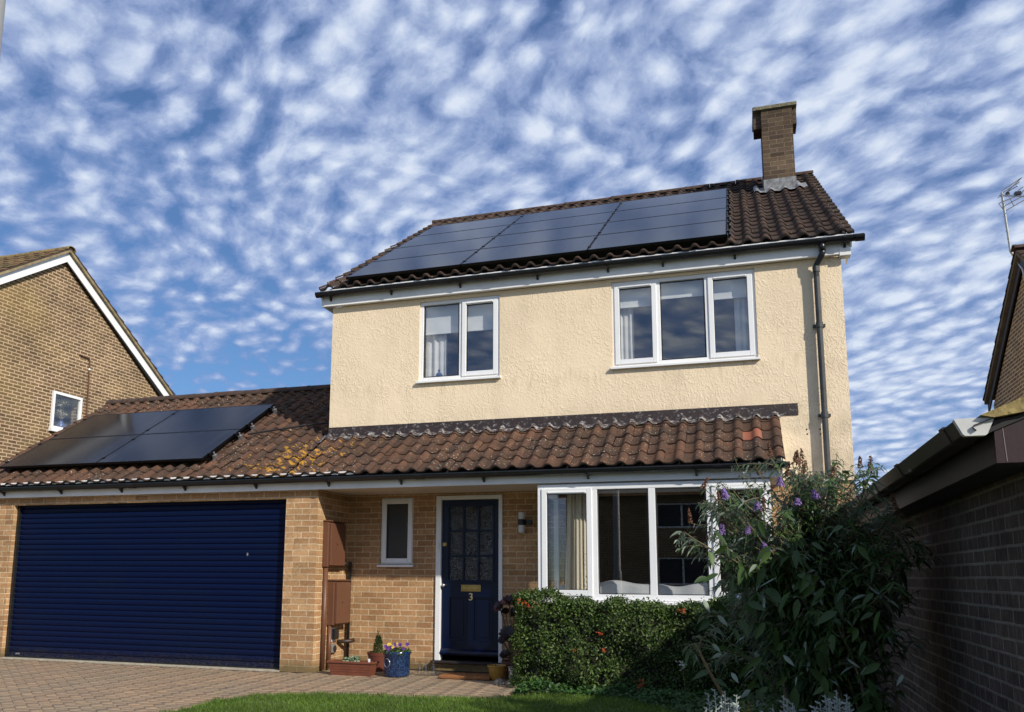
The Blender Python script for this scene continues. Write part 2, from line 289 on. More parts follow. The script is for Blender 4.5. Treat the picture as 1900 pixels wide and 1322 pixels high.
# ---------------------------------------------------------------- mesh helpers
class MB:
    def __init__(s): s.v = []; s.f = []; s.uv = []; s.mi = []
    def face(s, pts, uv=None, mi=0):
        b = len(s.v); s.v.extend([tuple(p) for p in pts]); s.f.append(tuple(range(b, b+len(pts)))); s.uv.append(uv); s.mi.append(mi)
    def box(s, x0, x1, y0, y1, z0, z1, mx=None, mi=0):
        c = [Vector(p) for p in ((x0,y0,z0),(x1,y0,z0),(x1,y1,z0),(x0,y1,z0),(x0,y0,z1),(x1,y0,z1),(x1,y1,z1),(x0,y1,z1))]
        if mx is not None: c = [mx @ p for p in c]
        b = len(s.v); s.v.extend([tuple(p) for p in c])
        for q in ((0,3,2,1),(4,5,6,7),(0,1,5,4),(1,2,6,5),(2,3,7,6),(3,0,4,7)):
            s.f.append(tuple(b+i for i in q)); s.uv.append(None); s.mi.append(mi)
        return s
    def tube(s, pts, r, n=10, mi=0, cap=True):
        pts = [Vector(p) for p in pts]; rr = r if isinstance(r, (list, tuple)) else [r]*len(pts)
        prev = None; base = len(s.v)
        for i, p in enumerate(pts):
            t = ((pts[min(i+1, len(pts)-1)] - pts[max(i-1, 0)])).normalized()
            if prev is None:
                a = Vector((0, 0, 1)) if abs(t.z) < 0.9 else Vector((1, 0, 0)); nx = t.cross(a).normalized()
            else: nx = (prev - t*prev.dot(t)).normalized()
            prev = nx; ny = t.cross(nx)
            for k in range(n):
                a = 2*math.pi*k/n; s.v.append(tuple(p + (nx*math.cos(a)+ny*math.sin(a))*rr[i]))
        for i in range(len(pts)-1):
            for k in range(n):
                a = base+i*n+k; b_ = base+i*n+(k+1) % n
                s.f.append((a, b_, b_+n, a+n)); s.uv.append(None); s.mi.append(mi)
        if cap:
            s.f.append(tuple(base+k for k in range(n))[::-1]); s.uv.append(None); s.mi.append(mi)
            s.f.append(tuple(base+(len(pts)-1)*n+k for k in range(n))); s.uv.append(None); s.mi.append(mi)
        return s
    def lathe(s, prof, c=(0, 0, 0), n=28, mi=0):
        base = len(s.v)
        for (r, z) in prof:
            for k in range(n):
                a = 2*math.pi*k/n; s.v.append((c[0]+r*math.cos(a), c[1]+r*math.sin(a), c[2]+z))
        for i in range(len(prof)-1):
            for k in range(n):
                a = base+i*n+k; b_ = base+i*n+(k+1) % n
                s.f.append((a, b_, b_+n, a+n)); s.uv.append(None); s.mi.append(mi)
        return s
    def prism(s, poly, axis, a0, a1, mi=0):
        """polygon in the plane across `axis`, extruded a0..a1"""
        def P(p, a): return {'x': (a, p[0], p[1]), 'y': (p[0], a, p[1]), 'z': (p[0], p[1], a)}[axis]
        n = len(poly); b = len(s.v)
        s.v += [P(p, a0) for p in poly] + [P(p, a1) for p in poly]
        for q in [tuple(b+i for i in range(n))[::-1], tuple(b+n+i for i in range(n))] + [(b+i, b+(i+1) % n, b+n+(i+1) % n, b+n+i) for i in range(n)]:
            s.f.append(q); s.uv.append(None); s.mi.append(mi)
        return s
    def build(s, name, m, parent=None, smooth=False, bevel=0.0, fixn=True):
        me = bpy.data.meshes.new(name); me.from_pydata(s.v, [], s.f)
        for x in (m if isinstance(m, (list, tuple)) else [m]): me.materials.append(x)
        me.polygons.foreach_set('material_index', s.mi)
        if fixn:
            import bmesh
            bm = bmesh.new(); bm.from_mesh(me); bmesh.ops.recalc_face_normals(bm, faces=bm.faces[:]); bm.to_mesh(me); bm.free()
        ul = me.uv_layers.new(name='UVMap'); uvs = np.zeros((len(me.loops), 2), np.float32)
        co = np.array(s.v, np.float32)
        for p, fuv in zip(me.polygons, s.uv):
            li = list(p.loop_indices)
            if fuv is not None:
                for i, l in enumerate(li): uvs[l] = fuv[i]
            else:
                nn = p.normal; ax, ay, az = abs(nn.x), abs(nn.y), abs(nn.z)
                for l in li:
                    c = co[me.loops[l].vertex_index]
                    uvs[l] = (c[1], c[2]) if ax >= ay and ax >= az else ((c[0], c[2]) if ay >= az else (c[0], c[1]))
        ul.data.foreach_set('uv', uvs.ravel())
        if smooth: me.polygons.foreach_set('use_smooth', [True]*len(me.polygons))
        me.update()
        o = bpy.data.objects.new(name, me); COL.objects.link(o)
        if parent is not None: o.parent = parent; o.matrix_parent_inverse = Matrix.Translation(-parent.location)
        if bevel:
            b = o.modifiers.new('bevel', 'BEVEL'); b.width = bevel; b.segments = 2; b.limit_method = 'ANGLE'
        return o

def raw(name, v, f, m, parent=None, smooth=False, mi=None):
    me = bpy.data.meshes.new(name); v = np.asarray(v, np.float32); f = np.asarray(f, np.int32)
    me.vertices.add(len(v)); me.vertices.foreach_set('co', v.ravel())
    k = f.shape[1]; me.loops.add(f.size); me.loops.foreach_set('vertex_index', f.ravel())
    me.polygons.add(len(f)); me.polygons.foreach_set('loop_start', np.arange(0, f.size, k, dtype=np.int32)); me.polygons.foreach_set('loop_total', np.full(len(f), k, np.int32))
    for x in (m if isinstance(m, (list, tuple)) else [m]): me.materials.append(x)
    if mi is not None: me.polygons.foreach_set('material_index', np.asarray(mi, np.int32))
    me.update(calc_edges=True); me.validate()
    if smooth: me.polygons.foreach_set('use_smooth', [True]*len(me.polygons))
    o = bpy.data.objects.new(name, me); COL.objects.link(o)
    if parent is not None: o.parent = parent; o.matrix_parent_inverse = Matrix.Translation(-parent.location)
    return o

def tag(o, label=None, cat=None, group=None, kind=None):
    for k, v in (('label', label), ('category', cat), ('group', group), ('kind', kind)):
        if v: o[k] = v
    return o
def thing(name, loc, label, cat, group=None):
    o = bpy.data.objects.new(name, None); COL.objects.link(o); o.location = loc; o.empty_display_size = 0.2
    return tag(o, label, cat, group)
def copy_tree(o, delta, label=None):
    c = o.copy(); COL.objects.link(c); c.location = Vector(o.location) + Vector(delta)
    if label: c['label'] = label
    for ch in o.children:
        d = ch.copy(); COL.objects.link(d); pi = ch.matrix_parent_inverse.copy(); d.parent = c; d.matrix_parent_inverse = pi
        for g in ch.children:
            e = g.copy(); COL.objects.link(e); pi = g.matrix_parent_inverse.copy(); e.parent = d; e.matrix_parent_inverse = pi
    return c

def separate(o, centres, names=None):
    """split one mesh into a part per centre (each face goes to its nearest centre)"""
    me = o.data; cs = np.array(centres, float); nf = len(me.polygons)
    ce = np.empty(nf*3, np.float32); me.polygons.foreach_get('center', ce); ce = ce.reshape(-1, 3)
    who = np.argmin(((ce[:, None]-cs[None])**2).sum(2), axis=1)
    import bmesh
    for j in range(1, len(cs)):
        if not (who == j).any(): continue
        c = o.copy(); c.data = me.copy(); COL.objects.link(c)
        if o.parent: pi = o.matrix_parent_inverse.copy(); c.parent = o.parent; c.matrix_parent_inverse = pi
        bm = bmesh.new(); bm.from_mesh(c.data); bm.faces.ensure_lookup_table()
        bmesh.ops.delete(bm, geom=[bm.faces[i] for i in np.nonzero(who != j)[0]], context='FACES'); bm.to_mesh(c.data); bm.free()
    bm = bmesh.new(); bm.from_mesh(me); bm.faces.ensure_lookup_table()
    bmesh.ops.delete(bm, geom=[bm.faces[i] for i in np.nonzero(who != 0)[0]], context='FACES'); bm.to_mesh(me); bm.free()
    return o

def wall_y(mb, x0, x1, z0, z1, y, t, holes=(), mi=0):
    """wall facing -y with rectangular holes (xa,xb,za,zb); reveals included"""
    xs = sorted({x0, x1, *[h[0] for h in holes], *[h[1] for h in holes]}); zs = sorted({z0, z1, *[h[2] for h in holes], *[h[3] for h in holes]})
    for yy, fl in ((y, 0), (y+t, 1)):
        for i in range(len(xs)-1):
            for k in range(len(zs)-1):
                cx, cz = (xs[i]+xs[i+1])/2, (zs[k]+zs[k+1])/2
                if any(h[0] < cx < h[1] and h[2] < cz < h[3] for h in holes): continue
                q = [(xs[i], yy, zs[k]), (xs[i+1], yy, zs[k]), (xs[i+1], yy, zs[k+1]), (xs[i], yy, zs[k+1])]
                mb.face(q[::-1] if fl else q, mi=mi)
    for (a, b, c, e) in [(x0, x1, z0, z1)] + list(holes):
        out = (a, b, c, e) == (x0, x1, z0, z1)
        for q in ([(a, y, c), (a, y+t, c), (a, y+t, e), (a, y, e)], [(b, y, c), (b, y, e), (b, y+t, e), (b, y+t, c)],
                  [(a, y, c), (b, y, c), (b, y+t, c), (a, y+t, c)], [(a, y, e), (a, y+t, e), (b, y+t, e), (b, y, e)]):
            mb.face(q[::-1] if out else q, mi=mi)
    return mb

# roll-and-pan interlocking tiles laid course by course
LIP = mat('step_shade_tile_edge', (.028, .020, .016), .95, var=.3, vscale=40)  # dark lip colour paints in the step shadow below each course
def tiles(name, m, parent, origin, U, V, width, length, cover=0.208, gauge=0.30, phase=0.0, roll=0.045, special=None, upto=None, jit=1.0, tk=0.026):
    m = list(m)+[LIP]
    U = np.array(U, float); V = np.array(V, float); N = np.cross(U, V); N /= np.linalg.norm(N)
    if N[2] < 0: N = -N
    O = np.array(origin, float); rng = np.random.default_rng(int(abs(width*1000+length*77)))
    n0 = math.floor((0-phase)/cover); n1 = math.ceil((width-phase)/cover)
    ts = np.array([0, .10, .24, .38, .47, .55, .63, .74, .84, .92, 1.0])
    pr = np.array([.12, 0, 0, .04, .24, .62, .92, 1.0, .86, .50, .12])*roll
    vs = []; fs = []; uvs = []; mi = []
    nc = int(math.ceil(length/gauge))
    for k in range(nc):
        for i in range(n0, n1):
            a = phase+i*cover; xa = max(a, 0.0); xb = min(a+cover, width)
            if xb-xa < 0.01: continue
            s0 = k*gauge+rng.normal(0, .0035)*jit; s1 = min((k+1)*gauge+0.03, length)
            dh = rng.normal(0, .0025)*jit; tl = rng.normal(0, .002)*jit; dx = rng.normal(0, .002)*jit
            tt = ts[(a+ts*cover >= xa-1e-6) & (a+ts*cover <= xb+1e-6)]
            if len(tt) < 2: continue
            pp = np.interp(tt, ts, pr); X = a+tt*cover+dx
            base = len(vs)
            for (s_, hb) in ((s0+.006, 0.0), (s0, tk*.62), (s0+.006, tk), (s1, 0.004)):
                for x, p in zip(X, pp):
                    h = p+hb+dh+tl*(x-a-cover/2)/cover*2
                    if hb == 0.0: h = p*0.80-0.004
                    q = O+U*x+V*s_+N*h; vs.append(q); uvs.append(((x-phase)/cover, k+(s_-s0)/gauge*0.98+0.01))
            c = len(X)
            for r in range(3):
                for j in range(c-1):
                    fs.append((base+r*c+j, base+r*c+j+1, base+(r+1)*c+j+1, base+(r+1)*c+j))
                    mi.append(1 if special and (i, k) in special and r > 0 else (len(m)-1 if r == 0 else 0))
    o = raw(name, vs, fs, m, parent, False, mi)
    me = o.data; ul = me.uv_layers.new(name='UVMap'); idx = np.empty(len(me.loops), np.int32); me.loops.foreach_get('vertex_index', idx)
    u = np.array(uvs, np.float32)
    # keep every tile's uv inside its own cell
    u = u[idx]; ul.data.foreach_set('uv', u.ravel())
    return o

def ridge(mb, x0, x1, y, z, r=0.115, seg=0.44, flat=0.75):
    x = x0; i = 0
    while x < x1-0.05:
        e = min(x+seg, x1); rr = r*random.uniform(0.97, 1.03); dz = random.uniform(-.004, .004)
        n = 12; b = len(mb.v)
        for (xx, q) in ((x+.003, rr+.006), (x+.05, rr+.006), (x+.052, rr), (e-.004, rr)):
            for k in range(n+1):
                a = math.pi*(k/n); mb.v.append((xx, y-math.cos(a)*q, z+dz+math.sin(a)*q*flat))
            for k in range(n+1):
                a = math.pi*(1-k/n); mb.v.append((xx, y-math.cos(a)*(q-.02), z+dz+math.sin(a)*(q-.02)*flat))
        m2 = 2*(n+1)
        for s_ in range(3):
            for k in range(m2):
                mb.f.append((b+s_*m2+k, b+s_*m2+(k+1) % m2, b+(s_+1)*m2+(k+1) % m2, b+(s_+1)*m2+k)); mb.uv.append(None); mb.mi.append(0)
        for s_ in (0, 3):
            for k in range(n):
                mb.f.append((b+s_*m2+k, b+s_*m2+k+1, b+s_*m2+m2-2-k, b+s_*m2+m2-1-k)); mb.uv.append(None); mb.mi.append(0)
        x = e
    return mb

def leaf_cloud(pos, nrm, size, aspect=0.45, fold=0.25, rng=RNG, up=None, droop=0.0, st=((.38, 1.0), (.72, .75))):
    """one small folded leaf per position; nrm = preferred facing, up = growing direction, st = (station, half width) along the leaf"""
    n = len(pos); pos = np.asarray(pos, float); nrm = np.asarray(nrm, float)
    if up is None: up = rng.normal(size=(n, 3))
    ax = up - (up*nrm).sum(1, keepdims=True)*nrm/np.maximum((nrm*nrm).sum(1, keepdims=True), 1e-9)
    ax /= np.maximum(np.linalg.norm(ax, axis=1, keepdims=True), 1e-6)
    nn = nrm/np.maximum(np.linalg.norm(nrm, axis=1, keepdims=True), 1e-6)
    sd = np.cross(nn, ax); size = np.broadcast_to(np.asarray(size, float).reshape(-1, 1), (n, 1))
    L = size; Wd = size*aspect*0.5; g = np.array([0, 0, -1.0])
    cols = [pos]
    for (t_, w_) in st:
        m = pos+ax*L*t_+g*droop*L*0.55*t_*t_
        e = sd*Wd*w_; u_2 = nn*Wd*fold*2*w_
        cols += [m, m+e+u_2, m-e+u_2]
    cols.append(pos+ax*L+g*droop*L*0.6)
    k = len(cols); V = np.stack(cols, 1).reshape(-1, 3); tri = []
    for i in range(len(st)-1):
        a = 1+3*i; b = a+3
        tri += [[a, a+1, b+1], [a, b+1, b], [a, b+2, a+2], [a, b, b+2]]
    l_ = 1+3*(len(st)-1); tri += [[0, 2, 1], [0, 1, 3], [l_, l_+1, k-1], [l_, k-1, l_+2]]
    tri = np.array(tri)[:, ::-1]
    F = (tri[None]+(np.arange(n)*k)[:, None, None]).reshape(-1, 3)
    return V, F
BROAD = ((.10, .45), (.28, .95), (.48, 1.0), (.70, .72), (.88, .32))

# ================================================================ the ground
def plane(name, poly, z, m, t=0.3):
    mb = MB(); mb.prism(poly, 'z', z-t, z); return mb.build(name, m)
G_EARTH = mat('bare_earth', (0.075, 0.055, 0.035), 0.95, var=0.4, vscale=6, bump=0.8, bscale=25)
G_FAR = mat('far_grass_and_road', (0.09, 0.10, 0.05), 0.95, var=0.3, vscale=0.3)
tag(plane('ground', [(-400, -400), (400, -400), (400, 400), (-400, 400)], -0.07, G_FAR, 0.5), kind='structure')

LAWN = [(0.62, -8.2), (0.68, -3.7), (0.66, -3.31), (0.79, -2.88), (1.18, -2.63), (1.58, -2.47), (2.46, -2.37), (2.98, -2.24), (3.33, -1.91), (3.42, -1.67), (4.3, -1.75), (5.0, -2.6), (5.1, -8.2)]
G_LAWN = mat('lawn_turf', (0.06, 0.085, 0.02), 0.95, var=0.4, vscale=14, bump=0.6, bscale=50)
tag(plane('lawn', LAWN, 0.004, G_LAWN, 0.06), kind='structure')
tag(plane('flower_bed', [(3.1, -1.66), (3.1, -0.62), (6.68, -0.62), (6.68, -8.2), (5.1, -8.2), (5.0, -2.6), (4.3, -1.75), (3.42, -1.67)], 0.008, SOIL, 0.07), kind='structure')

def inpoly(x, y, poly):
    c = False; j = len(poly)-1
    for i in range(len(poly)):
        xi, yi = poly[i]; xj, yj = poly[j]
        if (yi > y) != (yj > y) and x < (xj-xi)*(y-yi)/(yj-yi)+xi: c = not c
        j = i
    return c

# block paving, herringbone at 45 degrees
def paverb(n, b, obj):
    geo = n.add('ShaderNodeNewGeometry')
    col = n.mix(geo.outputs['Random Per Island'], (0.34, 0.235, 0.150), (0.26, 0.185, 0.125))
    col = n.mix(n.ramp(n.noise(obj, 0.8, 4, 0.6), [(0.4, 0.0), (0.62, 0.55)]), col, (0.24, 0.20, 0.14))
    col = n.mix(1.0, col, n.ramp(n.noise(obj, 45, 4, 0.7), [(0.25, 0.65), (0.75, 1.3)]), 'MULTIPLY')
    col = n.mix(n.ramp(n.noise(obj, 60, 2), [(0.68, 0.0), (0.72, 0.7)]), col, (0.42, 0.38, 0.30))
    n.set(b, 'Base Color', col)
    n.set(b, 'Normal', n.add('ShaderNodeBump', None, Strength=0.5, Distance=0.006, Height=n.noise(obj, 60, 4)))
PAVER = mat('brown_block_paver', (0.28, 0.17, 0.1), 0.9, spec=0.2, build=paverb)
JOINT = mat('paving_joint_sand', (0.075, 0.058, 0.036), 0.95, var=0.5, vscale=15, bump=0.8, bscale=40)
vs = []; fs = []
L_, Wd_ = 0.2, 0.1
ca, sa = math.cos(R(-41)), math.sin(R(-41))
rg = random.Random(3)
def paver(cx, cy, horiz):
    wx, wy = (L_/2, Wd_/2) if horiz else (Wd_/2, L_/2)
    g = 0.0016
    X, Y = cx*ca-cy*sa, cx*sa+cy*ca; X -= 1.5; Y -= 3.5
    if not (-6.2 < X < 3.12 and -7.5 < Y < -0.93 or (0.33 < X < 3.12 and -0.95 < Y < -0.0)): return
    if inpoly(X, Y, LAWN): return
    z = rg.gauss(0, 0.0006); tx = rg.gauss(0, .004); ty = rg.gauss(0, .004)
    b = len(vs)
    for (e, zz) in ((g, -0.004), (g+.0025, 0.0)):
        for sx_, sy_ in ((-1, -1), (1, -1), (1, 1), (-1, 1)):
            dx, dy = sx_*(wx-e), sy_*(wy-e)
            x, y = cx+dx, cy+dy
            vs.append((x*ca-y*sa-1.5, x*sa+y*ca-3.5, zz+z+dx*tx+dy*ty))
    fs.append((b+4, b+5, b+6, b+7))
    for i in range(4): fs.append((b+i, b+(i+1) % 4, b+4+(i+1) % 4, b+4+i))
# herringbone cell: position (i,j) steps
for i in range(-90, 90):
    for j in range(-90, 90):
        # horizontal brick at (x,y), vertical one beside it; lattice vectors (0.1,0.1) and (0.2,-0.2)
        x = i*0.1+j*0.2; y = -i*0.1+j*0.2
        paver(x+0.1, y+0.05, True)
        paver(x+0.05, y-0.10, False) if False else paver(x+0.25, y+0.10, False)
tag(raw('driveway', vs, fs, PAVER), kind='structure')
tag(plane('paving_bed', [(-6.4, -8.0), (3.1, -8.0), (3.1, 0.0), (0.33, 0.0), (0.33, -0.85), (-6.4, -0.85)], -0.0055, JOINT, 0.05), kind='structure')
ap = MB(); ap.box(-4.58, -0.125, -0.885, -0.74, -0.02, 0.012)
tag(ap.build('garage_threshold', CONC, bevel=0.004), kind='structure')

# ================================================================ the detached house
WID = 6.66
hs = thing('detached_house', (0, 0, 0), 'two storey house with cream rendered upper floor, buff brick ground floor and navy doors', 'house')
def P(mb, name, m, parent=None, label=None, **k):
    o = mb.build(name, m, hs if parent is None else parent, **k)
    if label: o['label'] = label
    return o
# upper rendered wall
W1 = (1.33, 2.47, 3.79, 4.905); W2 = (3.955, 5.69, 3.80, 4.915)
mb = MB(); wall_y(mb, 0, WID, 2.297, 4.952, 0.0, 0.28, [W1, W2]); P(mb, 'rendered_wall', CREAM, label='cream textured render wall')
mb = MB(); mb.prism([(0.28, 2.3), (8.93, 2.3), (8.93, 5.25), (4.468, 8.05), (0.28, 5.35)], 'x', 0.0, 0.25)
mb.prism([(0.28, 2.3), (8.93, 2.3), (8.93, 5.25), (4.468, 8.05), (0.28, 5.35)], 'x', WID-0.25, WID); separate(P(mb, 'gable_wall', CREAM), [(0, 4, 5), (WID, 4, 5)])
mb = MB(); mb.prism([(0.282, 0), (8.93, 0), (8.93, 2.298), (0.282, 2.298)], 'x', 0.01, 0.25)
mb.prism([(0.282, 0), (8.93, 0), (8.93, 2.298), (0.282, 2.298)], 'x', WID-0.25, WID-0.01); mb.box(0.25, WID-0.25, 8.7, 8.92, 0, 5.25); separate(P(mb, 'side_wall', B_HOUSE), [(0.1, 4, 1.1), (WID-.1, 4, 1.1), (3.3, 8.9, 2.6)])
# ground floor brick
SW = (0.815, 1.28, 1.335, 2.215); DR = (1.612, 2.512, 0.10, 2.225); BY = (3.3, 5.62, 0.5, 2.2)
mb = MB(); wall_y(mb, 0.332, WID-0.01, 0.0, 2.297, 0.012, 0.268, [SW, (DR[0], DR[1], 0.0, DR[3]), BY])
mb.box(0.20, 0.332, -0.75, 0.012, 0, 2.262)
mb.box(1.612, 2.512, -0.012, 0.25, 0.0, 0.098)
P(mb, 'brick_wall', B_HOUSE)
# garage walls
mb = MB(); wall_y(mb, -5.35, 0.332, 0.0, 2.262, -0.857, 0.107, [(-4.58, -0.125, 0.0, 2.15)])
mb.box(-5.35, -5.24, -0.75, 4.7, 0, 2.4); mb.box(-5.24, 0.0, 4.6, 4.7, 0, 2.4)
P(mb, 'garage_wall', B_HOUSE)
mb = MB(); mb.prism([(-0.7, 2.3), (4.65, 2.3), (1.92, 4.15)], 'x', -5.34, -5.25); P(mb, 'garage_gable', B_HOUSE)

c1, s1 = math.cos(math.atan(.634)), math.sin(math.atan(.634))
c2, s2 = math.cos(math.atan(.622)), math.sin(math.atan(.622))
def off(p, c, s, d): return (p[0], p[1]-s*d, p[2]+c*d)
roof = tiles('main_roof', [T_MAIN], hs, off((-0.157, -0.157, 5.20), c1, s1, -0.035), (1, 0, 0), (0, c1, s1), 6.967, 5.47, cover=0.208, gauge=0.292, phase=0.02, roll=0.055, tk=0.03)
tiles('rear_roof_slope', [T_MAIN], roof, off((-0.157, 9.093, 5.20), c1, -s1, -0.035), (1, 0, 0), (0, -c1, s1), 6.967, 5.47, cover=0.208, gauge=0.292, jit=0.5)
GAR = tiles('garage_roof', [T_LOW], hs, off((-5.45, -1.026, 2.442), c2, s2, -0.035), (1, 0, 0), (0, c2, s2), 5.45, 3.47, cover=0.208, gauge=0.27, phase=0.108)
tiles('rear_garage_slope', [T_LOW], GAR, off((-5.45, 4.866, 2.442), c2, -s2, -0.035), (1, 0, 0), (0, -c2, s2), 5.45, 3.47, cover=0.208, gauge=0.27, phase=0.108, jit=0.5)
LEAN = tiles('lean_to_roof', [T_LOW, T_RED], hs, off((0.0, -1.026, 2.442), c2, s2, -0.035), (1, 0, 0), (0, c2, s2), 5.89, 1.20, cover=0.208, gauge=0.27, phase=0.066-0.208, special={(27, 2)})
LEAN['label'] = 'weathered brown tiles over the porch with one new orange tile'
# felt and battens closing the roofs from below
mb = MB()
mb.prism([(-0.10, 5.13), (4.468, 8.03), (9.03, 5.13), (9.03, 5.11), (4.468, 8.0), (-0.10, 5.11)], 'x', -0.12, 6.78)
mb.prism([(-0.98, 2.40), (0.0, 3.005), (0.0, 2.985), (-0.98, 2.38)], 'x', 0.001, 5.87)
mb.prism([(-0.98, 2.40), (1.92, 4.20), (4.80, 2.40), (4.80, 2.38), (1.92, 4.17), (-0.98, 2.38)], 'x', -5.43, -0.001)
P(mb, 'roof_underlay', mat('roofing_felt', (0.02, 0.02, 0.02), 0.9))
mb = MB(); ridge(mb, -0.19, 6.81, 4.468, 8.075); rd = P(mb, 'ridge_tiles', T_RIDGE, parent=roof, smooth=False, fixn=True)
mb = MB(); ridge(mb, -5.47, -0.002, 1.92, 4.225, 0.13, 0.45); P(mb, 'ridge_tiles', T_RIDGE, parent=GAR)
mb = MB()
for i in range(110):
    x = -5.4+i*0.049; j = random.uniform(.7, 1.3)
    mb.prism([(1.79, 4.12+.02*j), (1.84, 4.235), (1.9, 4.22), (1.85, 4.10)], 'x', x, x+.049)
    y = 1.80-.03*j; mb.box(x, x+.05, y-.02, y+.04, 4.085+.025*j-.02, 4.13+.03*j)
P(mb, 'ridge_mortar', MORTAR, parent=GAR)
mb = MB(); mb.prism([(-0.155, 5.10), (4.468, 8.03), (9.05, 5.10), (9.05, 4.98), (4.468, 7.90), (-0.08, 5.02)], 'x', 6.755, 6.775)
mb.prism([(-0.155, 5.10), (4.468, 8.03), (9.05, 5.10), (9.05, 4.98), (4.468, 7.90), (-0.08, 5.02)], 'x', -0.135, -0.115)
mb.box(0.0, -0.115, 0.0, 0.3, 4.955, 5.0) if False else None
separate(P(mb, 'bargeboard', UPVC_OLD), [(-.1, 4, 6), (6.7, 4, 6)])
# fascias and soffits
mb = MB(); mb.box(-0.137, 6.757, -0.082, -0.062, 4.952, 5.14); mb.box(-0.13, -0.112, -0.062, 0.3, 4.952, 5.06); mb.box(6.735, 6.754, -0.062, 0.3, 4.952, 5.06)
mb.box(6.64, 6.762, -0.088, 0.05, 4.93, 5.02); mb.box(1.9, 1.905, -0.084, -0.06, 4.953, 5.13)
mb.box(-0.15, 6.79, -0.130, -0.112, 5.135, 5.176)
P(mb, 'fascia', UPVC_OLD, bevel=0.004)
mb = MB(); mb.box(-0.11, 6.733, -0.061, -0.001, 4.957, 4.967); P(mb, 'soffit', UPVC_OLD)
mb = MB(); mb.box(-5.45, 5.86, -0.928, -0.910, 2.252, 2.42); mb.box(-0.62, -0.616, -0.931, -0.926, 2.254, 2.41); mb.box(4.985, 4.989, -0.931, -0.926, 2.254, 2.41)
mb.box(-5.45, 0.9, -1.004, -0.994, 2.421, 2.460)
P(mb, 'fascia', UPVC_OLD, bevel=0.004)
mb = MB()
for i in range(8):
    y = -0.909+i*0.114; mb.box(-5.42, 5.84, y, y+0.110, 2.2635, 2.272)
mb.box(-5.42, 5.84, -0.909, 0.01, 2.2725, 2.278); P(mb, 'soffit', SOFFIT)
mb = MB(); mb.prism([(-0.91, 2.27), (-0.001, 2.27), (-0.001, 3.02), (-0.95, 2.43)], 'x', 5.82, 5.858); P(mb, 'cheek_board', UPVC_OLD)

# gutters and downpipe
def gutter(name, x0, x1, y, z, r, brk, m=BLACKP, joins=()):
    mb = MB(); n = 12
    arc = [(y+r*math.cos(math.pi+math.pi*k/n), z+r*math.sin(math.pi+math.pi*k/n)) for k in range(n+1)]
    inn = [(y+(r-.005)*math.cos(math.pi+math.pi*k/n), z+(r-.005)*math.sin(math.pi+math.pi*k/n)) for k in range(n+1)]
    mb.prism(arc+inn[::-1], 'x', x0, x1)
    for x in (x0, x1): mb.prism(arc+[(y+r, z+.004), (y-r, z+.004)], 'x', x-.004, x+.004)
    mb.box(x0, x1, y-r-.006, y-r+.002, z-.006, z+.008)
    g = P(mb, name, m, bevel=0)
    b = MB()
    for x in brk:
        b.prism([(y-r-.010, z+.006), (y-r-.006, z-.02), (y-r*.6, z-r-.004), (y+.01, z-r-.012), (y+r+.004, z-r-.052), (y+r+.004, z+.006), (y+r-.004, z+.006), (y+r-.01, z-r*.6), (y, z-r+.002), (y-r*.6, z-r*.75), (y-r+.002, z-.01)], 'x', x-.013, x+.013)
    for x in joins:
        a2 = [(y+(r+.006)*math.cos(math.pi+math.pi*k/n), z+(r+.006)*math.sin(math.pi+math.pi*k/n)) for k in range(n+1)]
        b.prism(a2+arc[::-1], 'x', x-.05, x+.05)
    separate(P(b, 'bracket', m, parent=g), [(x, y, z) for x in list(brk)+list(joins)])
    return g
gutter('gutter', -5.47, 5.93, -0.990, 2.388, 0.054, (-4.7, -3.671, -2.638, -1.609, -0.525, 0.519, 1.501, 2.554, 3.787, 4.978), joins=(-2.42, 1.767, 5.2))
gutter('gutter', -0.19, 6.90, -0.142, 5.125, 0.055, (0.013, 0.939, 1.944, 3.012, 3.931, 4.615, 5.472, 6.698), joins=(2.45, 6.45, 6.86))
mb = MB(); mb.tube([(6.45, -0.142, 5.10), (6.45, -0.142, 4.985)], 0.037, 14)
mb.tube([(6.45, -0.142, 5.00), (6.45, -0.142, 4.965), (6.44, -0.136, 4.94), (6.385, -0.075, 4.85), (6.378, -0.068, 4.82), (6.378, -0.068, 4.70)], 0.034, 14)
dp = P(mb, 'downpipe', BLACKP, smooth=False)
for p in dp.data.polygons: p.use_smooth = True
mb = MB(); mb.tube([(6.378, -0.068, 4.78), (6.378, -0.068, 0.12)], 0.034, 14)
for z in (4.80, 4.12, 3.05, 2.2, 1.0): mb.tube([(6.378, -0.068, z-.035), (6.378, -0.068, z+.03)], 0.041, 14); mb.box(6.31, 6.446, -0.04, -0.001, z-.015, z+.015) if z < 4.5 else None
P(mb, 'lower_pipe', GREYPIPE, parent=dp)
mb = MB()
for x, z in ((6.182, 2.90), (6.186, 2.845), (6.326, 2.894), (6.33, 2.84)): mb.tube([(x, 0.002, z), (x, -0.004, z)], 0.009, 8)
separate(P(mb, 'wall_plug', GASKET), [(6.182, 0, 2.90), (6.186, 0, 2.845), (6.326, 0, 2.894), (6.33, 0, 2.84)])

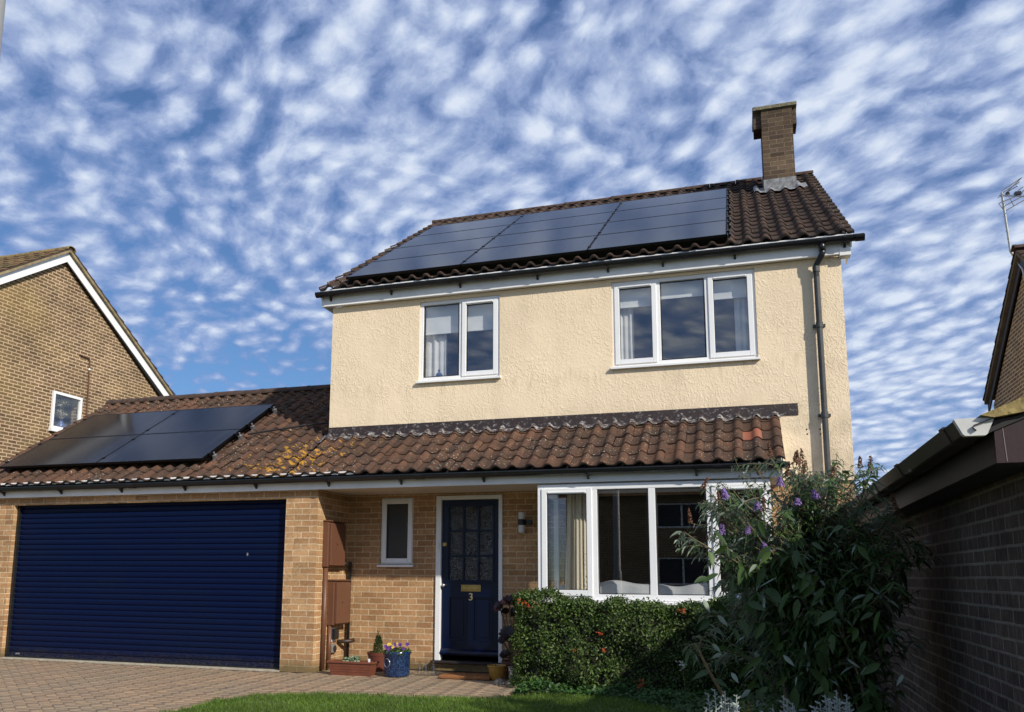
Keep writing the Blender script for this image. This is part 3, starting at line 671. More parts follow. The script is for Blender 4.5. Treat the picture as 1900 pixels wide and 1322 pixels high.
# flashings
mb = MB(); mb.box(-0.004, 6.10, -0.010, 0.0, 3.075, 3.215)
mb.prism([(5.86, 3.0), (6.1, 3.08), (6.1, 3.2), (5.86, 3.2)], 'y', -0.008, 0.0) if False else None
P(mb, 'wall_flashing', FLASHP, label='dark brown painted flashing with flaking white patches')
def apb(n, b, obj):
    f_ = n.ramp(n.noise(obj, 22, 5, 0.75), [(0.50, 0.0), (0.60, 1.0)])
    n.set(b, 'Base Color', n.mix(f_, (0.055, 0.040, 0.036), (0.33, 0.32, 0.31)))
APRON = mat('flaking_lead_apron', (0.1, 0.1, 0.1), 0.7, build=apb)
vv = []; ff = []; nx = 600
tsx = np.array([0, .10, .26, .42, .52, .60, .68, .77, .86, .93, 1.0]); prx = np.array([.10, 0, 0, .03, .22, .62, .92, 1.0, .84, .46, .10])*.045
for i in range(nx+1):
    x = -0.10+6.0*i/nx; t = ((x-0.066)/0.208) % 1.0; h = np.interp(t, tsx, prx)+0.008
    jag = 0.010+0.016*math.sin(x*5.3)+0.012*math.sin(x*23.1)+0.010*math.sin(x*61+math.sin(x*9))
    for k, s_ in enumerate((1.225, 1.19, 1.15, 1.13-jag)):
        if x < 0: s_ = (1.30, 1.22, 1.12, 1.02)[k]
        q = (x, -1.026+c2*s_-s2*(h-.01), 2.442+s2*s_+c2*(h-.01)+.008-0.002*k)
        vv.append(q)
for i in range(nx):
    for k in range(3): ff.append((i*4+k, i*4+k+1, (i+1)*4+k+1, (i+1)*4+k))
o = raw('lead_apron', vv, ff, APRON, hs, True); o.modifiers.new('s', 'SOLIDIFY').thickness = 0.003
# cable conduit from the garage panels to the house
mb = MB(); mb.tube([(-1.35, 0.08, 3.20), (-1.2, 0.12, 3.225), (-0.4, 0.30, 3.34), (-0.02, 0.33, 3.36)], 0.013, 8); P(mb, 'solar_cable', GASKET)

# ---- chimney
mb = MB(); mb.box(5.965, 6.435, 3.16, 3.80, 7.2, 8.70)
chim = P(mb, 'chimney', B_CHIM)
mb = MB(); mb.box(5.845, 5.964, 3.215, 3.56, 8.42, 8.70); mb.box(6.436, 6.50, 3.215, 3.56, 8.42, 8.70); separate(P(mb, 'corbel', B_CHIM, parent=chim), [(5.9, 3.4, 8.5), (6.47, 3.4, 8.5)])
mb = MB(); mb.box(5.835, 6.51, 3.13, 3.84, 8.701, 8.765)
P(mb, 'capping_slab', mat('lichened_stone', (0.17, 0.155, 0.10), 0.95, var=0.55, vscale=22, bump=0.8, bscale=45), parent=chim, bevel=0.008)
mb = MB(); mb.box(5.958, 6.442, 3.152, 3.16, 7.28, 7.50); mb.prism([(3.15, 7.30), (3.78, 7.70), (3.78, 7.86), (3.15, 7.48)], 'x', 5.957, 5.964); mb.prism([(3.15, 7.30), (3.78, 7.70), (3.78, 7.86), (3.15, 7.48)], 'x', 6.436, 6.443)
nx = 24
for (xa, xb, ya, yb) in ((5.83, 6.56, 2.98, 3.17), (5.80, 5.96, 3.05, 3.45), (6.44, 6.60, 3.05, 3.45)):
    for i in range(nx):
        for k in range(3):
            q = []
            for (u, v) in ((i, k), (i+1, k), (i+1, k+1), (i, k+1)):
                x = xa+(xb-xa)*u/nx; y = ya+(yb-ya)*v/3
                if v == 0: y += 0.03*math.sin(x*31)+0.02*math.sin(x*67)
                t = ((x+0.137)/0.208) % 1.0; h = np.interp(t, tsx, prx)
                q.append((x, y, 5.20+.634*(y+.157)+h*1.15+.018))
            mb.face(q)
P(mb, 'chimney_flashing', LEAD, parent=chim, fixn=False)

# ---- windows
def bar(mb, x0, x1, z0, z1, y0, y1): mb.box(x0, x1, y0, y1, z0, z1)
def ring(mb, x0, x1, z0, z1, wd, y0, y1):
    mb.box(x0, x0+wd, y0, y1, z0, z1); mb.box(x1-wd, x1, y0, y1, z0, z1)
    mb.box(x0+wd, x1-wd, y0, y1, z0, z0+wd); mb.box(x0+wd, x1-wd, y0, y1, z1-wd, z1)
def window(x0, x1, z0, z1, y, lights, glass=GLASS, sill=True, wd=0.05, parent=None, mw=0.06, vent=True):
    mb = MB(); ring(mb, x0, x1, z0, z1, wd, y, y+0.07)
    for i in range(len(lights)-1):
        xm = lights[i][1]; mb.box(xm-mw/2, xm+mw/2, y+.001, y+.069, z0+wd, z1-wd)
    fr = P(mb, 'window', UPVC, parent=parent, bevel=0.005)
    for i, (a, b, sash) in enumerate(lights):
        xa = x0+wd if i == 0 else a+mw/2; xb = x1-wd if i == len(lights)-1 else b-mw/2; za, zb = z0+wd, z1-wd
        if sash:
            c = MB(); ring(c, xa-.018, xb+.018, za-.018, zb+.018, 0.062, y-.014, y+.045)
            if vent: c.box((xa+xb)/2-(xb-xa)*.40, (xa+xb)/2+(xb-xa)*.40, y-.024, y-.013, zb-.035, zb-.018)
            P(c, 'casement', UPVC, parent=fr, bevel=0.005); g = 0.042
        else: g = 0.008
        s_ = MB(); ring(s_, xa+g, xb-g, za+g, zb-g, 0.007, y+.004 if sash else y+.012, y+.03); P(s_, 'gasket', GASKET, parent=fr)
        p = MB(); p.box(xa+g+.004, xb-g-.004, y+.022, y+.028, za+g+.004, zb-g-.004); P(p, 'pane', glass, parent=fr)
    if sill:
        s_ = MB(); s_.prism([(y+.02, z0-.001), (y-.065, z0-.008), (y-.07, z0-.012), (y-.07, z0-.034), (y-.062, z0-.036), (y+.02, z0-.03)], 'x', x0-.022, x1+.022); P(s_, 'sill', UPVC, parent=fr)
    return fr
window(*W1, 0.022, [(W1[0], 1.925, False), (1.925, W1[1], True)], glass=GLASS_UP)['label'] = 'two light white window with half lowered blinds'
window(*W2, 0.022, [(W2[0], 4.525, True), (4.525, 5.125, False), (5.125, W2[1], True)], glass=GLASS_UP)['label'] = 'three light white window with white curtains at the sides'
window(*SW, 0.03, [(SW[0], SW[1], True)], glass=GLASS_OBS, wd=0.035)['label'] = 'narrow obscure glass window beside the front door'
# bay
bay = window(3.19, 5.73, 0.93, 2.235, -0.90, [(3.19, 3.84, True), (3.84, 4.485, False), (4.485, 5.105, False), (5.105, 5.73, True)], wd=0.066, mw=0.075)
bay['label'] = 'white framed four light bay window'
mb = MB(); mb.box(3.19, 5.73, -0.829, -0.60, 2.2, 2.2635) if False else None
mb.box(3.19, 5.73, -0.83, 0.0, 2.205, 2.2625)
for x in (3.19, 5.67):
    mb.box(x, x+.06, -0.829, -0.769, 0.93, 2.204); mb.box(x, x+.06, -0.06, 0.0, 0.93, 2.204); mb.box(x, x+.06, -0.768, -0.061, 0.93, 1.0); mb.box(x, x+.06, -0.768, -0.061, 2.13, 2.204)
P(mb, 'bay_side_frame', UPVC, parent=bay, bevel=0.004)
mb = MB(); mb.box(3.215, 3.221, -0.768, -0.061, 1.0, 2.13); mb.box(5.695, 5.701, -0.768, -0.061, 1.0, 2.13); separate(P(mb, 'side_pane', GLASS, parent=bay), [(3.2, -.4, 1.5), (5.7, -.4, 1.5)])
mb = MB(); mb.box(3.22, 5.70, -0.87, 0.011, 0.0, 0.892); P(mb, 'bay_base', B_HOUSE)
mb = MB(); mb.box(3.19, 5.73, -0.829, 0.01, 0.893, 0.929); P(mb, 'bay_board', UPVC)
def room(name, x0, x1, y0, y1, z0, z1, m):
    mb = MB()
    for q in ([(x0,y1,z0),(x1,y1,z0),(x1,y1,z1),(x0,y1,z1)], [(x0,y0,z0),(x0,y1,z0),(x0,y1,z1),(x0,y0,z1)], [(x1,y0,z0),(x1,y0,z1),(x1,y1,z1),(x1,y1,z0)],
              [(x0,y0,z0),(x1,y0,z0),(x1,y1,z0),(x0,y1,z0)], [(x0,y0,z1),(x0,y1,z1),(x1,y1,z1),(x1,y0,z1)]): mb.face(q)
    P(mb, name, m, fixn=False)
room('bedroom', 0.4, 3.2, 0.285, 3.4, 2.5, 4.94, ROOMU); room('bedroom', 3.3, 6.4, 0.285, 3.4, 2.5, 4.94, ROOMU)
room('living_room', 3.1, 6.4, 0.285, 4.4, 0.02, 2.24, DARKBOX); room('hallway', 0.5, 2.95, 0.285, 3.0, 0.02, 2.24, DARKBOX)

# ---- front door
mb = MB(); x0, x1, z0, z1 = DR
mb.box(x0, x0+.072, -0.012, 0.09, 0.125, z1); mb.box(x1-.050, x1, -0.012, 0.09, 0.125, z1); mb.box(x0+.072, x1-.050, -0.012, 0.09, z1-.052, z1)
dfr = P(mb, 'door_frame', UPVC, bevel=0.006)
mb = MB(); mb.box(x0-.03, x1+.03, -0.075, 0.2, 0.098, 0.127); P(mb, 'door_sill', mat('dark_sill', (0.02, 0.016, 0.015), 0.6, var=.3, bump=.2), parent=dfr, bevel=0.004)
dx0, dx1, dz0, dz1 = 1.686, 2.460, 0.19, 2.171
gx0, gx1, gz0, gz1 = 1.778, 2.384, 1.125, 2.095
mb = MB()
wall_y(mb, dx0, dx1, dz0, dz1, 0.03, 0.04, [(gx0+(gx1-gx0)*i/3+.012, gx0+(gx1-gx0)*(i+1)/3-.012, gz0+(gz1-gz0)*k/3+.012, gz0+(gz1-gz0)*(k+1)/3-.012) for i in range(3) for k in range(3)] + [(1.785, 2.035, 0.375, 0.93), (2.115, 2.378, 0.375, 0.93)])
for (a, b) in ((1.785, 2.035), (2.115, 2.378)):
    mb.box(a, b, 0.048, 0.062, 0.375, 0.93); ring(mb, a, b, 0.375, 0.93, 0.014, 0.024, 0.047)
    mb.prism([(a+.05, .425), (b-.05, .425), (b-.05, .88), (a+.05, .88)], 'y', 0.040, 0.047)
ring(mb, gx0-.014, gx1+.014, gz0-.014, gz1+.014, 0.014, 0.018, 0.0299)
mb.prism([(0.029, 0.195), (0.029, 0.275), (-0.002, 0.245), (-0.012, 0.225), (-0.012, 0.205)], 'x', dx0-.01, dx1+.005)
door = P(mb, 'front_door', DOORN, bevel=0.002, label='navy panelled door with nine small patterned panes')
for i in range(3):
    for k in range(3):
        g = MB(); g.box(gx0+(gx1-gx0)*i/3+.008, gx0+(gx1-gx0)*(i+1)/3-.008, 0.048, 0.054, gz0+(gz1-gz0)*k/3+.008, gz0+(gz1-gz0)*(k+1)/3-.008)
        P(g, 'door_pane', GLASS_PAT, parent=door)
mb = MB(); ring(mb, 1.957, 2.218, 0.995, 1.078, 0.014, 0.018, 0.0295); mb.box(1.972, 2.203, 0.022, 0.0297, 1.010, 1.063); mb.box(1.985, 2.19, 0.0165, 0.0219, 1.018, 1.055); P(mb, 'letter_plate', BRASS, parent=door, bevel=0.002)
tc = bpy.data.curves.new('digit', 'FONT'); tc.body = '3'; tc.size = 0.132; tc.extrude = 0.004; tc.bevel_depth = 0.0012; tc.align_x = 'CENTER'
to = bpy.data.objects.new('digit_curve', tc); COL.objects.link(to); bpy.context.view_layer.update()
me = bpy.data.meshes.new_from_object(to.evaluated_get(bpy.context.evaluated_depsgraph_get())); bpy.data.objects.remove(to)
me.transform(Matrix.Translation((2.085, 0.024, 0.882)) @ Matrix.Rotation(R(90), 4, 'X')); me.materials.clear(); me.materials.append(mat('pale_brass', (0.62, 0.50, 0.26), 0.35, 0.8))
no = bpy.data.objects.new('house_number', me); COL.objects.link(no); no.parent = door; no['label'] = 'brass number 3 on the door'
mb = MB(); mb.tube([(1.726, 0.029, 1.592), (1.726, 0.008, 1.592)], 0.022, 16); mb.box(1.700, 1.752, 0.018, 0.0295, 1.572, 1.615); P(mb, 'lock', BRASS, parent=door)
mb = MB(); mb.lathe([(0, .0), (.012, .0), (.010, .02), (.02, .03), (.024, .042), (.016, .054), (0, .057)], (0, 0, 0), 16)
mb.v = [(1.722+x, 0.029-z, 1.068+y) for x, y, z in mb.v]; P(mb, 'door_knob', STEEL, parent=door, smooth=True)
mb = MB(); mb.box(1.628, 1.660, -0.030, -0.0125, 1.535, 1.625); mb.tube([(1.644, -.030, 1.60), (1.644, -.034, 1.60)], .009, 12); P(mb, 'doorbell', UPVC, parent=dfr, bevel=.008)

# ---- roller garage door
pts = [(-0.75, 0.008)]; z = 0.018
prof = []
prof += [(-0.757, 0.014), (-0.757, 0.085)]
zz = 0.088
while zz < 2.14:
    prof += [(-0.744, zz), (-0.744, zz+.004), (-0.753, zz+.009), (-0.757, zz+.022), (-0.7585, zz+.038), (-0.757, zz+.056), (-0.751, zz+.070)]; zz += 0.0748
mb = MB(); xs = [-4.55, -0.125]
for i in range(len(prof)-1):
    (ya, za), (yb, zb) = prof[i], prof[i+1]
    mb.face([(xs[0], ya, za), (xs[1], ya, za), (xs[1], yb, zb), (xs[0], yb, zb)])
gd = P(mb, 'garage_door', NAVY, fixn=False, label='navy roller garage door of narrow horizontal slats')
mb = MB(); mb.box(-4.578, -4.535, -0.795, -0.752, 0.012, 2.145); mb.box(-0.15, -0.127, -0.80, -0.7595, 0.012, 2.145); mb.box(-4.534, -0.151, -0.775, -0.7595, 0.012, 0.03); separate(P(mb, 'guide_rail', BLACKP, parent=gd), [(-4.55, -.77, 1), (-.14, -.77, 1), (-2.3, -.77, .02), (-3.5, -.77, .02), (-1.2, -.77, .02)][:2])
mb = MB(); mb.prism([(-0.722-0.012*math.cos(a*math.pi/6), 1.447+0.022*math.sin(a*math.pi/6)) for a in range(12)], 'y', -0.764, -0.7575); P(mb, 'lock_cover', STEEL, parent=gd)
mb = MB(); mb.box(-4.42, -4.345, -0.760, -0.7575, 0.052, 0.073); P(mb, 'badge', STEEL, parent=gd)
mb = MB(); mb.box(-4.56, -0.13, -0.70, -0.2, 2.0, 2.24); P(mb, 'shutter_box', BLACKP, parent=gd)

# ================================================================ things on and at the house
def solar(loc, w_, h_, c, s):
    root = thing('solar_panel', loc, '', 'solar panel', None)
    o = Vector(loc); U = Vector((1, 0, 0)); V = Vector((0, c, s)); N = Vector((0, -s, c))
    mx = Matrix.Translation(o) @ Matrix((U, V, N)).transposed().to_4x4()
    mb = MB(); b = .012
    for q in ((0, b, 0, h_), (w_-b, w_, 0, h_), (b, w_-b, 0, b), (b, w_-b, h_-b, h_)): mb.box(q[0], q[1], q[2], q[3], -0.035, 0.0, mx)
    mb.build('panel_frame', PVF, root)
    mb = MB(); mb.box(b, w_-b, b, h_-b, -0.030, -0.002, mx); mb.build('panel_glass', PVG, root)
    return root
rows = ['bottom', 'second from bottom', 'second from top', 'top']; cols = ['left', 'middle', 'right']
gm = 'solar panels on the main roof'; gg = 'solar panels on the garage roof'
H = 0.112
def up1(u): return (0.0, -0.157+c1*u-s1*H, 5.20+s1*u+c1*H)
def up2(u): return (0.0, -1.026+c2*u-s2*H, 2.442+s2*u+c2*H)
first = None
for k in range(4):
    for i in range(3):
        p = up1(0.03+k*1.016); loc = (0.28+i*1.706, p[1], p[2])
        if first is None: o = first = solar(loc, 1.692, 1.004, c1, s1)
        else: o = copy_tree(first, Vector(loc)-first.location)
        tag(o, 'dark solar panel on the main roof, %s column, %s row' % (cols[i], rows[k]), group=gm)
first = None
for k in range(2):
    for i in range(2):
        p = up2(0.39+k*1.052); loc = (-5.044+i*1.772, p[1], p[2])
        if first is None: o = first = solar(loc, 1.758, 1.04, c2, s2)
        else: o = copy_tree(first, Vector(loc)-first.location)
        tag(o, 'dark solar panel on the garage roof, %s one of the %s row' % (('left', 'right')[i], ('lower', 'upper')[k]), group=gg)
def railb(loc, x0, x1, c, s, clamps):
    U = Vector((1, 0, 0)); V = Vector((0, c, s)); N = Vector((0, -s, c))
    mx = Matrix.Translation(Vector(loc)) @ Matrix((U, V, N)).transposed().to_4x4()
    root = thing('mounting_rail', loc, '', 'rail')
    mb = MB(); mb.box(x0, x1, -.018, .018, -.070, -.038, mx); mb.build('rail_bar', PVF, root)
    mb = MB()
    for x in clamps: mb.box(x-.018, x+.018, -.022, .022, -.037, .008, mx); mb.box(x-.02, x+.02, -.05, .03, -.10, -.07, mx)
    separate(mb.build('clamp', PVF, root), [mx @ Vector((x, 0, -.05)) for x in clamps])
    return root
f1 = f2 = None
for k in range(8):
    u = 0.03+(k//2)*1.016+(0.2 if k % 2 == 0 else 0.8); p = up1(u); loc = (0.28, p[1], p[2])
    if f1 is None: o = f1 = railb(loc, -.03, 5.16, c1, s1, (-.012, 1.699, 3.405, 5.123))
    else: o = copy_tree(f1, Vector(loc)-f1.location)
    tag(o, 'black rail under the main roof panels', group='rails under the main roof panels')
for k in range(4):
    u = 0.39+(k//2)*1.052+(0.17 if k % 2 == 0 else 0.86); p = up2(u); loc = (-5.044, p[1], p[2])
    if f2 is None:
        o = f2 = railb(loc, -.04, 3.64, c2, s2, (-.014, 1.765, 3.545))
        ob = MB(); mx = Matrix.Translation(Vector(loc)) @ Matrix(((1, 0, 0), (0, c2, -s2), (0, s2, c2))).to_4x4()
        ob.box(3.60, 3.645, -.03, .03, -.075, -.03, mx); ob.box(3.615, 3.63, -.08, .05, -.10, -.076, mx); ob.tube([mx @ Vector((3.62, 0, -.03)), mx @ Vector((3.62, 0, .012))], .012, 8); ob.build('rail_end', STEEL, f2)
    else: o = copy_tree(f2, Vector(loc)-f2.location)
    tag(o, 'black rail with a steel end fitting under the garage roof panels', group='rails under the garage roof panels')
# mesh up the right edge; black lower strip paints the shade under the panels
mxa = Matrix.Translation(Vector((0, -0.157, 5.20))) @ Matrix(((1, 0, 0), (0, c1, -s1), (0, s1, c1))).to_4x4()
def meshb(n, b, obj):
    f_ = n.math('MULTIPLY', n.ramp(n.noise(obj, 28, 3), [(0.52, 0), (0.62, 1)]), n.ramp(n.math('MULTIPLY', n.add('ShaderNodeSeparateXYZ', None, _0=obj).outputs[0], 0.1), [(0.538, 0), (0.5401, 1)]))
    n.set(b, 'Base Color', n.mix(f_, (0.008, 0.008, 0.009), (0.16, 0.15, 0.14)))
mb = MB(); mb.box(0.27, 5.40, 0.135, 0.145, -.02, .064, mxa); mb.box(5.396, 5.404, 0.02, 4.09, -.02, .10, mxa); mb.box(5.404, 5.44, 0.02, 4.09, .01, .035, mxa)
tag(mb.build('bird_guard_and_shade', mat('guard_mesh_and_shade', (0.012, .012, .013), .6, build=meshb)), 'black bird guard mesh at the right edge and a black strip painting the shade under the main roof panels', 'bird guard')

# wall light
t = thing('wall_light', (2.785, 0.012, 1.73), 'black and white cylindrical up and down wall light between door and bay', 'light')
OPAL = mat('opal_diffuser', (0.62, 0.62, 0.62), 0.4)
mb = MB(); mb.tube([(2.785, -0.085, 1.73), (2.785, -0.085, 1.825)], .040, 20); mb.tube([(2.785, -0.085, 1.90), (2.785, -0.085, 1.985)], .040, 20); separate(mb.build('diffuser', OPAL, t, bevel=.004), [(2.785, -.085, 1.77), (2.785, -.085, 1.95)])
mb = MB(); mb.tube([(2.785, -0.085, 1.8255), (2.785, -0.085, 1.8995)], .043, 20); mb.box(2.75, 2.90, -0.05, 0.0118, 1.835, 1.89); mb.build('light_body', BLACKP, t, bevel=.003)

# meter boxes on the porch return
def meter(z0, z1, y0, y1, dpt, label):
    t = thing('meter_box', (0.332, (y0+y1)/2, z0), label, 'meter box', 'brown meter boxes on the garage return wall')
    x = 0.3325
    mb = MB(); mb.box(x, x+dpt*.72, y0, y1, z0, z1); mb.box(x, x+dpt*.9, y0-.012, y1+.012, z1-.012, z1+.008); mb.build('box_body', BROWNP, t, bevel=.008)
    mb = MB(); mb.box(x+dpt*.72+.0005, x+dpt, y0+.03, y1-.02, z0+.02, z1-.03); mb.build('box_door', BROWNP, t, bevel=.006)
    mb = MB(); mb.tube([(x+dpt, (y0+y1)/2-.04, (z0+z1)/2), (x+dpt+.004, (y0+y1)/2-.04, (z0+z1)/2)], .010, 10); mb.build('box_latch', GASKET, t)
meter(1.29, 1.875, -0.70, -0.25, 0.11, 'brown plastic meter box, the upper of two on the wall')
meter(0.555, 1.125, -0.53, -0.10, 0.13, 'brown plastic meter box, the lower of two on the wall')
def pipe(name, pts, r, m, label, cat='pipe', clips=()):
    mb = MB(); mb.tube(pts, r, 12)
    o = mb.build(name, m, None, smooth=True); tag(o, label, cat); return o
pipe('cable_duct', [(.365, -.655, 1.29), (.365, -.665, .02)], .030, BROWNP, 'brown duct running from the upper meter box down to the ground', 'pipe')
pipe('cable_duct', [(.370, -.50, .555), (.370, -.51, .02)], .026, BROWNP, 'short brown duct from the lower meter box down to the ground', 'pipe')
pipe('waste_pipe', [(.42, -.27, 1.335), (.42, -.06, 1.345), (.405, -.035, 1.335), (.40, -.03, 1.30), (.395, -.03, .05)], .021, BLACKP, 'thin black pipe beside the meter boxes, bent at the top')
pipe('overflow_pipe', [(.34, -.22, .33), (.47, -.10, .335), (.49, -.05, .345)], .026, mat('brown_black_plastic', (.035, .018, .012), .5), 'short dark brown outlet pipe below the lower meter box')
t = thing('outdoor_socket', (.332, -.345, .37), 'black outdoor socket on white back plate under the lower meter box', 'socket', None)
mb = MB(); mb.box(.3325, .395, -.40, -.28, .37, .50); mb.build('socket_cover', BLACKP, t, bevel=.012)
mb = MB(); mb.box(.3325, .345, -.425, -.27, .34, .515); mb.build('back_plate', UPVC_OLD, t, bevel=.006)
t = thing('tap_timer', (.332, -.36, .2), 'grey round junction fitting below the black outdoor socket', 'fitting')
mb = MB(); mb.box(.3325, .375, -.42, -.30, .20, .31); mb.build('fitting_body', mat('mid_grey_plastic', (.16, .17, .17), .5, var=.3, vscale=40), t, bevel=.015)
mb = MB(); mb.tube([(.375, -.36, .255), (.385, -.36, .255)], .04, 16); mb.build('dial', BLACKP, t)

# blinds, curtains and things behind the glass
def curtain(name, x0, x1, y, z0, z1, folds, m, label, group=None, gather=0.0, amp=.025):
    vv, ff = [], []; n = folds*8; nz = 10
    for k in range(nz+1):
        tz = k/nz; sh = gather*math.sin(tz*math.pi*.5)
        for i in range(n+1):
            u = i/n; xx = x0+(x1-x0)*(u*(1-.35*sh)+.35*sh*.9)
            vv.append((xx, y+amp*(math.sin(u*folds*2*math.pi+.4*math.sin(tz*3)+1.3*math.sin(u*5+x0))*(.7+.5*math.sin(u*9+x0*3)))*(1-.3*tz), z0+(z1-z0)*tz))
    for k in range(nz):
        for i in range(n): a = k*(n+1)+i; ff.append((a, a+1, a+n+2, a+n+1))
    o = raw(name, vv, ff, m, None, True); o.modifiers.new('s', 'SOLIDIFY').thickness = .004
    return tag(o, label, 'curtain', group)
def blind(x0, x1, z0, z1, label, y=.13):
    mb = MB(); mb.box(x0, x1, y, y+.004, z0+.02, z1); mb.box(x0, x1, y-.004, y+.010, z0, z0+.02); mb.tube([(x0, y+.02, z1-.02), (x1, y+.02, z1-.02)], .022, 12)
    o = mb.build('roller_blind', BLIND); tag(o, label, 'blind', 'roller blinds upstairs')
blind(1.375, 1.905, 4.47, 4.87, 'white roller blind half down in the left light of the two light window')
blind(1.945, 2.43, 4.47, 4.87, 'white roller blind half down in the right light of the two light window')
blind(4.00, 4.50, 4.60, 4.88, 'short white roller blind in the left light of the three light window')
blind(4.545, 5.105, 4.67, 4.88, 'short white roller blind in the middle light of the three light window')
blind(5.15, 5.65, 4.60, 4.88, 'short white roller blind in the right light of the three light window')
curtain('curtain', 1.35, 1.66, .20, 3.80, 4.86, 4, VOILE, 'white curtain at the left of the two light upstairs window', amp=.02)
curtain('curtain', 3.97, 4.20, .20, 3.81, 4.86, 3, VOILE, 'white curtain at the left of the three light upstairs window', amp=.02)
curtain('curtain', 5.44, 5.68, .20, 3.81, 4.86, 3, VOILE, 'white curtain at the right of the three light upstairs window', amp=.02)
curtain('curtain', 3.44, 3.66, -.62, .96, 2.16, 4, CURTC, 'plain cream curtain in the left light of the bay', gather=.55, amp=.03)
curtain('curtain', 3.62, 3.745, -.60, .96, 2.16, 2, CURTP, 'cream curtain with dark leaf pattern in the left light of the bay', gather=.35, amp=.025)
# sofa back under a white throw
vv, ff = [], []; n = 70
prof2 = [(-.50, .45), (-.51, .9), (-.50, 1.07), (-.46, 1.11), (-.36, 1.12), (-.27, 1.09), (-.24, 1.0), (-.24, .5)]
for i in range(n+1):
    x = 3.35+1.72*i/n; hh = .022*math.sin(x*5.1)+.012*math.sin(x*13)
    for (y, z) in prof2: vv.append((x, y+.012*math.sin(x*21+z*9), z+(hh if z > .95 else 0)))
m_ = len(prof2)
for i in range(n):
    for k in range(m_-1): ff.append((i*m_+k, i*m_+k+1, (i+1)*m_+k+1, (i+1)*m_+k))
ff += [(0, 1, 6, 7), (n*m_, n*m_+1, n*m_+6, n*m_+7)]
tag(raw('sofa', vv, ff, THROW, None, True), 'sofa back under a white throw seen through the bay window', 'sofa')
t = thing('lantern_ornament', (1.585, .10, 3.80), 'small blue lantern ornament on the upstairs window sill', 'ornament')
mb = MB(); mb.lathe([(0, 0), (.05, 0), (.055, .02), (.045, .03), (.04, .075), (.055, .08), (.03, .115), (.012, .12), (.012, .135), (.02, .15), (0, .165)], (1.585, .10, 3.80), 6); mb.build('lantern_body', mat('blue_enamel', (.07, .12, .28), .4), t)

# ================================================================ pots and small things by the door
def pot(name, label, cat, c, prof, m, inner=None, group=None, soil=None, n=32):
    t = thing(name, c, label, cat, group)
    mb = MB(); mb.lathe(prof, c, n); mb.build('pot_body', m, t, smooth=True).modifiers.new('e', 'EDGE_SPLIT').split_angle = R(40)
    if soil: mb = MB(); mb.lathe([(0, soil[1]), (soil[0], soil[1]-.004)], c, n); mb.build('soil', SOIL, t)
    return t
def addleaves(name, t, pos, nrm, size, m, **k):
    V, F = leaf_cloud(pos, nrm, size, **k); return raw(name, V, F, m, t, False)
# trough
t = thing('trough_planter', (.90, -.88, 0), 'long terracotta plastic trough with succulents under the meter boxes', 'planter')
mb = MB(); x0, x1, y0, y1 = .60, 1.185, -.97, -.80
def frus(mb, x0, x1, y0, y1, z0, z1, tpr):
    c = [(x0+tpr, y0+tpr*.6, z0), (x1-tpr, y0+tpr*.6, z0), (x1-tpr, y1-tpr*.6, z0), (x0+tpr, y1-tpr*.6, z0), (x0, y0, z1), (x1, y0, z1), (x1, y1, z1), (x0, y1, z1)]
    for q in ((0,3,2,1),(0,1,5,4),(1,2,6,5),(2,3,7,6),(3,0,4,7)): mb.face([c[i] for i in q])
frus(mb, x0, x1, y0, y1, 0, .145, .035)
for z in (.045, .075, .105):
    e = .035*(1-z/.145); mb.box(x0+e+.01, x1-e-.01, y0+e*.6-.004, y0+e*.6+.01, z, z+.005)
ring_ = [(x0-.012, x1+.012, y0-.012, y0+.006), (x0-.012, x1+.012, y1-.006, y1+.012), (x0-.012, x0+.006, y0+.006, y1-.006), (x1-.006, x1+.012, y0+.006, y1-.006)]
for q in ring_: mb.box(*q, .145, .168)
mb.build('trough', TERRA, t, bevel=.003)
mb = MB(); mb.box(x0+.005, x1-.005, y0+.005, y1-.005, .12, .15); mb.build('soil', SOIL, t)
rg = np.random.default_rng(5)
n = 260; a = rg.uniform(0, 2*math.pi, n); rr = rg.uniform(0, 1, n)**.5
ctr = np.array([[.86, -.88, .16], [.93, -.87, .17], [.80, -.88, .15]])[rg.integers(0, 3, n)]
d_ = np.stack([np.cos(a)*rr, np.sin(a)*rr, np.sqrt(1-rr**2)+.1], 1)
addleaves('succulent', t, ctr+d_*rg.uniform(.01, .035, (n, 1)), -d_+rg.normal(0, .3, (n, 3)), rg.uniform(.03, .055, n), L_SUCC, up=d_, aspect=.6)
mb = MB(); mb.box(1.125, 1.15, -.955, -.95, .15, .205); mb.build('plant_tag', UPVC, t)
# conifer pot
t = pot('flower_pot', 'reddish brown plastic pot with a small conifer against the brick wall', 'plant pot', (.985, -.36, 0), [(0, 0), (.095, 0), (.128, .19), (.132, .19), (.138, .235), (.128, .235), (.124, .20)], mat('red_brown_plastic', (.13, .04, .028), .4), soil=(.122, .20))
n = 900; zz = rg.uniform(0, 1, n)**.9; a = rg.uniform(0, 2*math.pi, n); rr = .062*(1-zz)**.6*(0.5+.5*rg.uniform(0, 1, n))+.006
pos = np.stack([.985+np.cos(a)*rr, -.36+np.sin(a)*rr, .22+zz*.20], 1); up_ = np.stack([np.cos(a)*.5, np.sin(a)*.5, np.ones(n)], 1)
addleaves('conifer', t, pos, rg.normal(size=(n, 3)), rg.uniform(.02, .04, n), L_CONI, up=up_+rg.normal(0, .3, (n, 3)), aspect=.3)
mb = MB(); mb.tube([(.985, -.36, .2), (.985, -.36, .42), (.975, -.36, .50)], [.006, .004, .002], 6); mb.build('stem', BARK, t)
n = 60; addleaves('leader', t, np.stack([rg.normal(.982, .004, n), rg.normal(-.36, .004, n), rg.uniform(.40, .50, n)], 1), rg.normal(size=(n, 3)), .018, L_CONI, aspect=.3)
